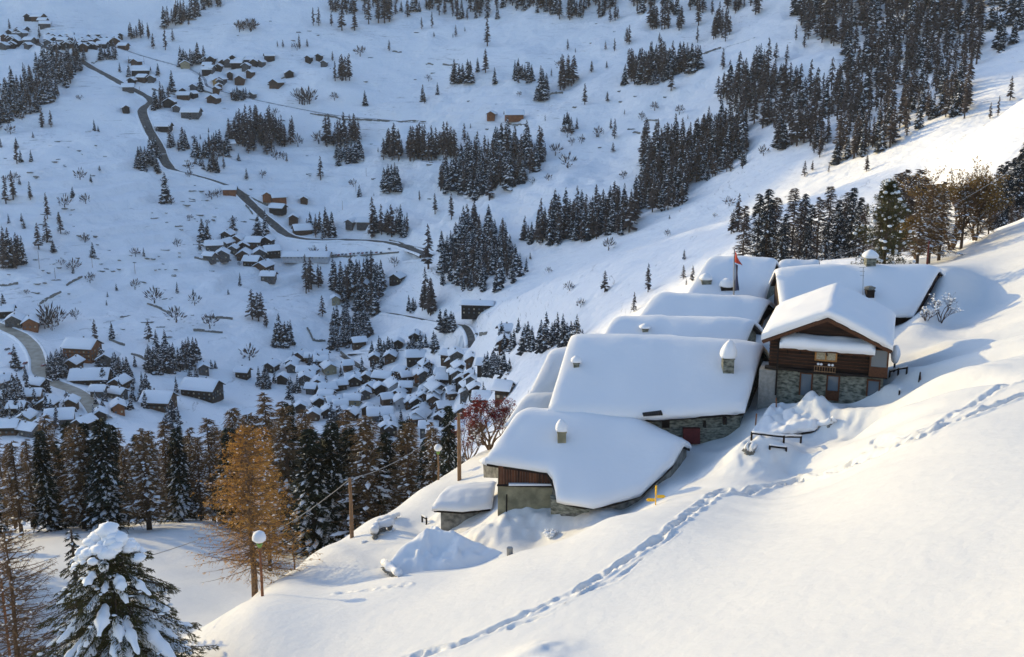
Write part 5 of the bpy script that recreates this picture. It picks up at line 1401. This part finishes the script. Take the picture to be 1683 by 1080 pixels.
# ------------------------------------------------------------------ far houses
def far_house(px, row, wpx, wall, label, group, kind='house', rot=None, floors=1, long=1.0):
    p = G(px, row)
    if p.y < 400: p = GY(px, row, 640)
    k = p.length / FPX
    W = wpx * k * .9; 
    rot = rnd.uniform(-.45, .45) + rnd.choice((0, 1.57, 1.57)) if rot is None else rot
    if abs(math.cos(rot)) < .5: W *= .9
    D = max(6.5, W * rnd.uniform(.65, .85)) / long ** .3 if long == 1 else max(7, W * .42)
    H = 2.6 + 2.4 * floors + rnd.uniform(-.3, .3); rise = D * (.30 if long == 1 else .16); ov = 1.3; sn = 1.0
    T = thing({'house': 'chalet', 'barn': 'barn', 'block': 'apartment_block'}[kind], label, {'house': 'house', 'barn': 'barn', 'block': 'building'}[kind], p, group)
    T.rotation_euler = (0, 0, rot); T['_local'] = 1
    mb = MB(); w, d = W / 2, D / 2
    V = [(-w, -d, -3), (w, -d, -3), (w, d, -3), (-w, d, -3), (-w, -d, H), (w, -d, H), (w, d, H), (-w, d, H), (-w, 0, H + rise), (w, 0, H + rise)]
    mb.add(V, [(0, 1, 5, 4), (2, 3, 7, 6), (1, 2, 6, 9, 5), (3, 0, 4, 8, 7)])
    o = bpy.data.objects.new('wall', mb.mesh('wall', WALLS[wall])); COL.objects.link(o); o.parent = T
    mb = MB(); V = []; we, de = w + ov, d + ov; zr, ze = H + rise, H + rise - rise * (de / d)
    def prof(t): return zr - rise * abs(t) / d
    for dz in (.02, .22):
        for t in (-de, 0, de):
            V += [(-we, t, prof(t) + dz), (we, t, prof(t) + dz)]
    mb.add(V, [(1, 0, 2, 3), (3, 2, 4, 5), (6, 7, 9, 8), (8, 9, 11, 10), (0, 1, 7, 6), (4, 10, 11, 5), (0, 6, 8, 2), (2, 8, 10, 4), (1, 3, 9, 7), (3, 5, 11, 9)])
    o = bpy.data.objects.new('roof', mb.mesh('roof', M_woodd)); COL.objects.link(o); o.parent = T
    mb = MB(); V = []; nu, nv = 9, 9
    for top in (1, 0):
        for j in range(nv):
            for i in range(nu):
                a = -1 + 2 * i / (nu - 1); b = -1 + 2 * j / (nv - 1); a = math.copysign(abs(a) ** .6, a); b = math.copysign(abs(b) ** .7, b)
                q = max(abs(a) ** 8, abs(b) ** 8); hgt = (sn * (1 - .45 * q) + rnd.uniform(-.06, .06)) if top else 0
                V.append((a * (we + .05), b * (de + .05), prof(b * de) + .24 + hgt - (.12 if b == 0 and top else 0)))
    n = nu * nv; F = []
    for j in range(nv - 1):
        for i in range(nu - 1):
            q = (j * nu + i, j * nu + i + 1, (j + 1) * nu + i + 1, (j + 1) * nu + i); F.append(q)
    per = [i for i in range(nu)] + [j * nu + nu - 1 for j in range(1, nv)] + [(nv - 1) * nu + i for i in range(nu - 2, -1, -1)] + [j * nu for j in range(nv - 2, 0, -1)]
    F += [(per[x], per[x] + n, per[(x + 1) % len(per)] + n, per[(x + 1) % len(per)]) for x in range(len(per))]
    mb.add(V, F); o = bpy.data.objects.new('roof_snow', mb.mesh('roof_snow', M_snowclump, True)); COL.objects.link(o); o.parent = T
    if wpx >= 18 and p.y < 1100:
        mb = MB(); x, y = rnd.uniform(-.5, .5) * w, rnd.uniform(-.3, .3) * d; mb.box((x, y, H + rise + .9), .35, .35, .8); 
        c = bpy.data.objects.new('chimney', mb.mesh('chimney', M_stonewall)); COL.objects.link(c); c.parent = T
        mb = MB(); mb.blob((x, y, H + rise + 1.75), .45, .45, .35, 1, nu=7, nv=4); c2 = bpy.data.objects.new('snow_cap', mb.mesh('snow_cap', M_snowclump, True)); COL.objects.link(c2); c2.parent = c
        nw = max(2, int(W / 3.2))
        for fl in range(max(1, floors)):
            for fc in (0, 1):
                n_ = nw if fc == 0 else max(2, int(D / 3))
                for i in range(n_):
                    mb = MB(); u = -1 + 2 * (i + .5) / n_; z = .9 + fl * 2.6 + .6
                    sgx = -1 if math.sin(rot) > 0 else 1     # the gable end that looks towards the village green
                    if fc == 0:
                        ys = -1 if math.cos(rot) > 0 else 1
                        mb.box((u * w, ys * (d + .02), z + .3), .55, .06, .6)
                    else: mb.box((-sgx * -1 * (w + .02) if False else (-w - .02 if math.sin(rot) > 0 else w + .02), u * d, z + .3), .06, .5, .6)
                    o = bpy.data.objects.new('window', mb.mesh('window', M_glass if (i + fl) % 3 else M_curtain)); COL.objects.link(o); o.parent = T
        if wall in ('brown', 'dark', 'orange') or floors > 1:
            for fl in range(floors):
                ys = -1 if math.cos(rot) > 0 else 1; mb = MB(); mb.box((0, ys * (d + .5), 2.7 + fl * 2.6), w * .9, .5, .12); mb.box((0, ys * (d + .97), 3.15 + fl * 2.6), w * .9, .04, .35)
                o = bpy.data.objects.new('balcony', mb.mesh('balcony', M_woodl if wall == 'orange' else M_woodd)); COL.objects.link(o); o.parent = T
    return T
WN = {'brown': 'brown timber', 'grey': 'grey stone', 'beige': 'beige plastered', 'yellow': 'ochre plastered', 'orange': 'orange timber', 'dark': 'blackened timber', 'white': 'pale walled'}
def hs(spec, where, grp, **kw):
    for t in spec.replace('\n', ';').split(';'):
        if not t.strip(): continue
        a = t.split(); px, row, w = float(a[0]), float(a[1]), float(a[2]); wl = a[3]
        extra = ' '.join(a[4:])
        lab = f"{WN[wl]} chalet with a snow-covered roof {where}" if not extra else extra
        far_house(px, row, w, wl, lab, grp, **kw)
V1 = 'houses of the lower village'
hs('''653 463 28 dark dark chalet alone at the edge of the snowfield above the village lane
600 474 22 brown brown chalet half hidden by the trees above the village lane
552 498 20 beige pale gabled house tucked under the hamlet wood
590 570 22 brown
683 560 28 dark
655 572 16 dark
642 594 26 brown
683 594 32 dark
750 592 32 grey
775 600 28 brown
755 613 30 dark
752 623 30 grey
497 592 24 brown
480 604 24 dark
447 609 28 dark dark chalet at the far left end of the lower village
541 612 30 beige square beige house with a light facade in the lower village
500 630 28 grey
523 637 30 brown
538 647 28 dark
585 632 26 dark
630 628 30 brown
648 643 38 white white-fronted chalet with a broad roof in the middle of the lower village
690 624 26 orange orange-brown chalet behind the middle of the lower village
718 648 42 grey
660 667 34 white
683 668 30 dark
713 665 30 brown
580 665 26 beige low beige house at the front left of the lower village
540 686 28 dark
625 690 42 grey wide snowy roof at the foot of the lower village, left one
578 690 24 brown
690 692 40 grey wide snowy roof at the foot of the lower village, right one
732 678 28 brown
642 712 28 dark
705 712 30 grey
770 645 26 grey
792 668 26 dark
828 655 24 brown
600 655 22 grey
610 645 20 brown
560 640 20 dark
668 645 20 brown
745 655 24 grey
730 632 22 dark
560 675 22 grey
755 690 26 dark
830 573 22 brown
465 630 16 dark
512 618 18 grey
700 655 22 brown''', 'packed among its neighbours in the lower village', V1)
far_house(785, 516, 56, 'dark', 'long dark hotel with a snowy monopitch roof above the lane bend', None, 'block', rot=-.12, floors=2, long=2)
far_house(830, 556, 20, 'white', 'small white house by the lane bend right of the village', None, rot=.3)
ex_ = [(rnd.uniform(480, 800), rnd.uniform(590, 725)) for _ in range(900)]; used_ = []
for px, row in ex_:
    if len(used_) >= 52: break
    if px < 560 and row > 690: continue
    if all(abs(px - a) > 13 or abs(row - b) > 8 for a, b in used_):
        used_.append((px, row)); wl = rnd.choice(('dark', 'brown', 'grey', 'dark', 'brown', 'white'))
        far_house(px, row, rnd.uniform(15, 26), wl, f"{WN[wl]} chalet with a snow-covered roof packed among its neighbours in the lower village", V1)
V2 = 'houses of the roadside hamlet'
hs('''375 392 26 dark
392 400 28 brown
372 406 26 grey
400 410 28 dark
352 410 28 grey long low stone house at the left of the roadside hamlet
366 424 34 grey
418 404 26 brown
440 402 24 dark
402 424 34 brown
427 422 30 grey
447 418 26 dark
434 444 36 brown
442 460 24 grey
415 436 26 dark
345 428 18 grey
384 416 22 grey''', 'huddled in the roadside hamlet', V2)
hs('''497 384 30 brown brown chalet on the inside of the road by the roadside hamlet
578 372 22 grey long flat-roofed grey house above the road bend, left one
600 372 26 grey long flat-roofed grey house above the road bend, right one''', '', 'houses along the valley road')
T = far_house(505, 424, 82, 'white', 'long flat snow-covered garage building beside the parked cars', None, 'block', rot=-.03, floors=0, long=2)
hs('''440 327 24 orange orange-brown chalet at the left of the meadow cluster
458 331 24 orange orange-brown chalet next to the first in the meadow cluster
457 348 26 dark dark chalet below the orange ones in the meadow cluster
500 334 18 brown small brown chalet at the right of the meadow cluster
483 364 26 brown brown chalet nearest the road in the meadow cluster''', '', 'chalets of the meadow cluster')
far_house(808, 194, 20, 'orange', 'golden-brown barn, left of the two isolated on the upper meadow', None, 'barn', rot=1.4)
far_house(845, 195, 32, 'orange', 'golden-brown long barn, right of the two isolated on the upper meadow', None, 'barn', rot=.1)
far_house(376, 243, 18, 'white', 'small pale house at the foot of the round larch wood', None, rot=.5)
far_house(378, 318, 22, 'orange', 'little orange-brown hut standing directly above the valley road', None, 'barn', rot=.1)
V3 = 'chalets of the upper hamlet'
hs('''232 122 28 dark dark chalet on the terrace left of the upper hamlet
304 111 22 beige square beige block house beneath a spruce grove
355 138 16 yellow little ochre house in the middle of the upper hamlet
352 168 24 brown brown chalet at the lower edge of the upper hamlet
395 136 22 brown
360 115 16 dark
374 107 16 grey
390 110 18 dark
405 114 18 grey
418 107 16 dark
300 155 18 dark
315 191 30 grey
280 174 24 dark
270 214 24 dark
302 163 20 brown
320 148 18 grey
207 184 16 dark
443 98 16 dark
430 108 14 grey
475 126 20 dark
455 142 24 brown brown chalet fenced off at the right of the upper hamlet
508 101 14 dark
525 98 14 dark
533 109 14 grey
318 160 16 dark
290 183 18 grey
412 125 16 brown
378 128 16 dark
337 103 14 dark
345 118 14 grey''', 'scattered in the upper hamlet along the lane', V3)
V4 = 'houses of the far village at the top left'
cells = [(rnd.uniform(0, 58), rnd.uniform(54, 82)) for _ in range(16)] + [(rnd.uniform(78, 205), rnd.uniform(62, 82)) for _ in range(44)] + [(rnd.uniform(205, 250), rnd.uniform(90, 150)) for _ in range(6)] + [(rnd.uniform(45, 75), rnd.uniform(30, 46)) for _ in range(4)]
for px, row in cells:
    wl = rnd.choice(('dark', 'brown', 'grey', 'dark')); far_house(px, row, rnd.uniform(12, 19), wl, f"{WN[wl]} house with white roof in the far village at the top left", V4)
for _ in range(16):
    px, row = rnd.uniform(325, 435), rnd.uniform(98, 165); wl = rnd.choice(('dark', 'brown', 'grey')); far_house(px, row, rnd.uniform(11, 17), wl, f"{WN[wl]} chalet with a snow-covered roof scattered in the upper hamlet along the lane", V3)
V5 = 'houses of the lower left quarter'
hs('''10 520 26 dark dark chalet by the road at the left edge
25 534 34 grey
52 538 36 orange chalet with an orange door front beside the left road
178 598 38 grey
122 606 30 brown
65 640 26 dark
198 638 32 brown
195 655 26 grey
195 678 32 orange orange-walled chalet in the lower left, below the brown ones
52 660 32 brown
80 673 32 dark
45 696 30 beige beige-fronted chalet at the lower left above the forest
100 696 42 grey
140 706 32 dark
15 712 30 brown
50 716 28 grey
5 636 30 grey
262 668 48 brown broad brown chalet left of the two big ones on the snowfield
335 612 24 grey
400 620 22 dark low ruin-like shed alone on the smooth snowfield
163 652 22 grey
30 680 24 dark
118 672 26 brown
70 708 28 grey
165 690 24 dark''', 'among the trees at the lower left', V5)
far_house(137, 590, 52, 'orange', 'three-storey apartment block with orange balconies at the lower left', None, 'block', rot=-.2, floors=3)
far_house(150, 630, 60, 'dark', 'long dark building with a wide snowy roof below the apartment block', None, 'block', rot=.1, floors=1)
far_house(333, 652, 60, 'dark', 'large dark gabled chalet with balconies, right of the two on the snowfield', None, 'block', rot=-.25, floors=2)

# ------------------------------------------------------------------ parked cars by the garage, terrace walls, poles and boulders on the far slope
cm = [mat('car_dark', (.03, .03, .035), .35, spec=.6), mat('car_grey', (.12, .13, .15), .35, spec=.6), mat('car_red', (.2, .03, .03), .35, spec=.6)]
rub = mat('tyre', (.02, .02, .02), .9)
def car_meshes():
    body = MB(); 
    prof = [(-2.1, .35), (-2.1, .85), (-1.3, .95), (-.8, 1.4), (.7, 1.42), (1.3, .98), (2.1, .85), (2.15, .35)]
    V = [(x, -.85 if z < 1 else -.7, z) for x, z in prof] + [(x, .85 if z < 1 else .7, z) for x, z in prof]
    n = len(prof); body.add(V, [tuple(range(n)), tuple(range(2 * n - 1, n - 1, -1))] + [(i, i + n, (i + 1) % n + n, (i + 1) % n) for i in range(n)])
    wh = MB()
    snow = MB(); snow.blob((-.05, 0, 1.42), .95, .68, .22, 2, nu=10, nv=5); return body, snow
cb_, cs_ = car_meshes(); bodies = [cb_.mesh('body', m) for m in cm]; csm = cs_.mesh('snow', M_snowclump, True)
wm_ = MB(); wm_.tube([(0, -.12, 0), (0, .12, 0)], .33, 10); wme = wm_.mesh('wheel', rub)
for i, (px, row) in enumerate([(547, 421), (552, 420), (557, 420), (563, 419), (569, 419), (576, 418), (582, 418), (589, 417), (596, 417), (603, 416), (611, 416), (619, 416), (627, 416), (12, 575), (18, 582), (24, 590), (30, 598), (36, 606), (20, 596), (28, 610), (42, 598), (110, 650), (640, 410), (72, 602)]):
    p = G(px, row); T = thing('parked_car', 'snow-topped parked car in the row beside the long garage' if 500 < px < 635 else ('snow-topped car in the parking lot beside the left road' if px < 60 else (('dark car alone low on the left road' if px > 100 else 'dark car on the left road beside the parking lot') if px < 200 else 'dark car on the valley road')), 'car', p, 'parked cars' if px not in (640, 72, 110) else None)
    T.rotation_euler = (0, 0, 1.3 + rnd.uniform(-.1, .1))
    for nm_, me in (('body', bodies[i % 3]), ('snow_cover', csm)):
        o = bpy.data.objects.new(nm_, me); COL.objects.link(o); o.parent = T
    for x, y in ((-1.3, -.8), (1.3, -.8), (-1.3, .8), (1.3, .8)):
        o = bpy.data.objects.new('wheel', wme); COL.objects.link(o); o.parent = T; o.location = (x, y, .33)
def far_wall(px0, r0, px1, r1, h, label, grp):
    n = 8; mb = MB(); p0 = None
    pts = []
    for k in range(n + 1):
        t = k / n; p = G(px0 + (px1 - px0) * t, r0 + (r1 - r0) * t + math.sin(t * 5 + px0) * .8)
        if p.y < 350: return
        pts.append(p)
    for k in range(n):
        a, b = pts[k], pts[k + 1]
        if (b - a).length > 40: continue
        d = (b - a).normalized(); hh = h * rnd.uniform(.5, 1.2)
        mb.box((a + b) / 2 + Vector((0, 0, hh * .35)), (b - a).length / 2 * 1.04, .5, hh * .75, d, d.cross(Vector((0, 0, 1))).normalized(), d.cross(Vector((0, 0, 1))).normalized().cross(d) * 1)
    if mb.v: tag(mb.build('dry_stone_wall', M_stonewall), label, 'wall', grp)
TW = 'dark dry-stone terrace wall showing through the snow'
for spec, where in (('510 186 560 196;562 197 640 199;655 200 700 201', 'along the lane above the larch groves'),
  ('836 205 868 207;1058 200 1080 198;1040 219 1052 219', 'on the upper meadow near the barns'),
  ('242 500 280 515;340 521 382 526;318 544 366 547;216 582 240 592;320 425 372 432;330 405 356 410;335 415 380 428', 'on the smooth slope below the roadside hamlet'),
  ('400 320 440 338;404 338 415 352;440 140 470 128;330 150 360 158;250 148 300 158;150 105 160 102', 'near the upper hamlet and the road'),
  ('66 500 100 480;110 470 135 455;180 560 205 568;0 470 30 468', 'on the left-hand snowfield'),
  ('505 540 515 560;515 560 535 562;560 580 598 612;655 628 700 640;770 555 800 548', 'around the lower village lane'),
  ('620 400 700 410;540 424 655 416;640 396 700 412', 'holding up the road by the garage'),
  
  ('700 106 712 106;728 107 752 107;900 155 925 153;645 86 660 86;1150 90 1185 80', 'in short pieces on the highest meadow')):
    for t in spec.split(';'):
        a = [float(v) for v in t.split()]; far_wall(*a, 1.4, TW + ' ' + where, 'terrace walls ' + where)
bm_ = [];
for i in range(4):
    mb = MB(); mb.blob((0, 0, 0), 1, .7, .55, 700 + i, nu=8, nv=5, rough=.35, mi=0); mb.blob((.05, .05, .38), .8, .6, .25, 720 + i, nu=8, nv=4, rough=.2, mi=1); bm_.append(mb.mesh('boulder', [M_stonewall, M_snowclump], True))
n_ = 0
for i in range(520):
    reg = rnd.random()
    if reg < .5: px, row = rnd.uniform(0, 330), rnd.uniform(200, 500)
    elif reg < .7: px, row = rnd.uniform(150, 450), rnd.uniform(330, 560)
    else: px, row = rnd.uniform(380, 1200), rnd.uniform(20, 330)
    if float(vnoise(np.array(px / 45.), np.array(row / 22.))) < .05: continue
    p = G(px, row)
    if p.y < 450 or n_ > 210: continue
    o = bpy.data.objects.new('boulder', bm_[i % 4]); COL.objects.link(o); o.location = p; s_ = rnd.uniform(.8, 2.3); o.scale = (s_ * rnd.uniform(1, 2.4), s_, s_ * .8); o.rotation_euler = (0, 0, rnd.uniform(-.6, .6))
    tag(o, 'dark boulder poking through the snow of the left slope' if px < 450 and row > 190 else 'dark boulder poking through the snow of the upper meadow', 'boulder', 'boulders on the left slope' if px < 450 and row > 190 else 'boulders on the upper meadow'); n_ += 1
pm_ = MB(); pm_.tube([(0, 0, -1), (0, 0, 9)], [.2, .14], 5); pme = pm_.mesh('far_pole', M_pole)
for px, row in ((222,448),(152,440),(91,458),(65,442),(585,315),(602,290),(563,345),(230,155),(237,105),(212,105),(690,330),(64,430)):
    p = G(px, row); o = bpy.data.objects.new('utility_pole', pme); COL.objects.link(o); o.location = p; tag(o, 'thin far-off utility pole on the opposite slope', 'utility pole', 'far utility poles')

# forest going on to the left of the photograph (its shade lies over the hollow in the picture)
for i in range(34):
    px = rnd.uniform(-420, -60); Y = rnd.uniform(92, 150); b = GY(px, 900, Y)
    mid_tree((VL if i % 2 else VS)[i % 4], b, rnd.uniform(13, 19), rnd.uniform(1, 1.3), 'larch_tree' if i % 2 else 'spruce_tree', 'tree of the forest continuing left of the hollow', 'tree', FG)

pt = plane_proj(1290, 708, 80.5, .12, .12)
near_house('stone_terrace', 'stone-edged terrace heaped with lumpy snow in front of the timber chalet', pt, [(0, 1272, 664), (1, 1384, 668)], [(0, 1238, 712), (.5, 1290, 714), (1, 1338, 708)], back=.04, th=.34, seed=51, wall_m=M_stonewall, wall_in=(.03, .97, .06), cat='terrace', r=.45, lump=.30)
for i in range(16):
    px = rnd.uniform(-230, -60); Y = rnd.uniform(84, 112); b = GY(px, 950, Y)
    mid_tree((VL if i % 2 else VS)[i % 4], b, rnd.uniform(14, 18), rnd.uniform(1, 1.3), 'larch_tree' if i % 2 else 'spruce_tree', 'tree of the forest continuing left of the hollow', 'tree', FG)
# thin winter air
mb = MB(); mb.box((-450, 1330, 300), 4300, 1420, 620)
hz = mb.build('haze', [])
m = bpy.data.materials.new('thin_air'); m.use_nodes = True; nt = m.node_tree; nt.nodes.remove(nt.nodes['Principled BSDF'])
pv = nt.nodes.new('ShaderNodeVolumePrincipled'); pv.inputs['Color'].default_value = (.95, .975, 1, 1); pv.inputs['Density'].default_value = .00005; pv.inputs['Anisotropy'].default_value = .2
nt.links.new(pv.outputs[0], [n for n in nt.nodes if n.type == 'OUTPUT_MATERIAL'][0].inputs['Volume'])
hz.data.materials.append(m); tag(hz, 'thin blue winter haze over the valley', 'haze', None, 'stuff')
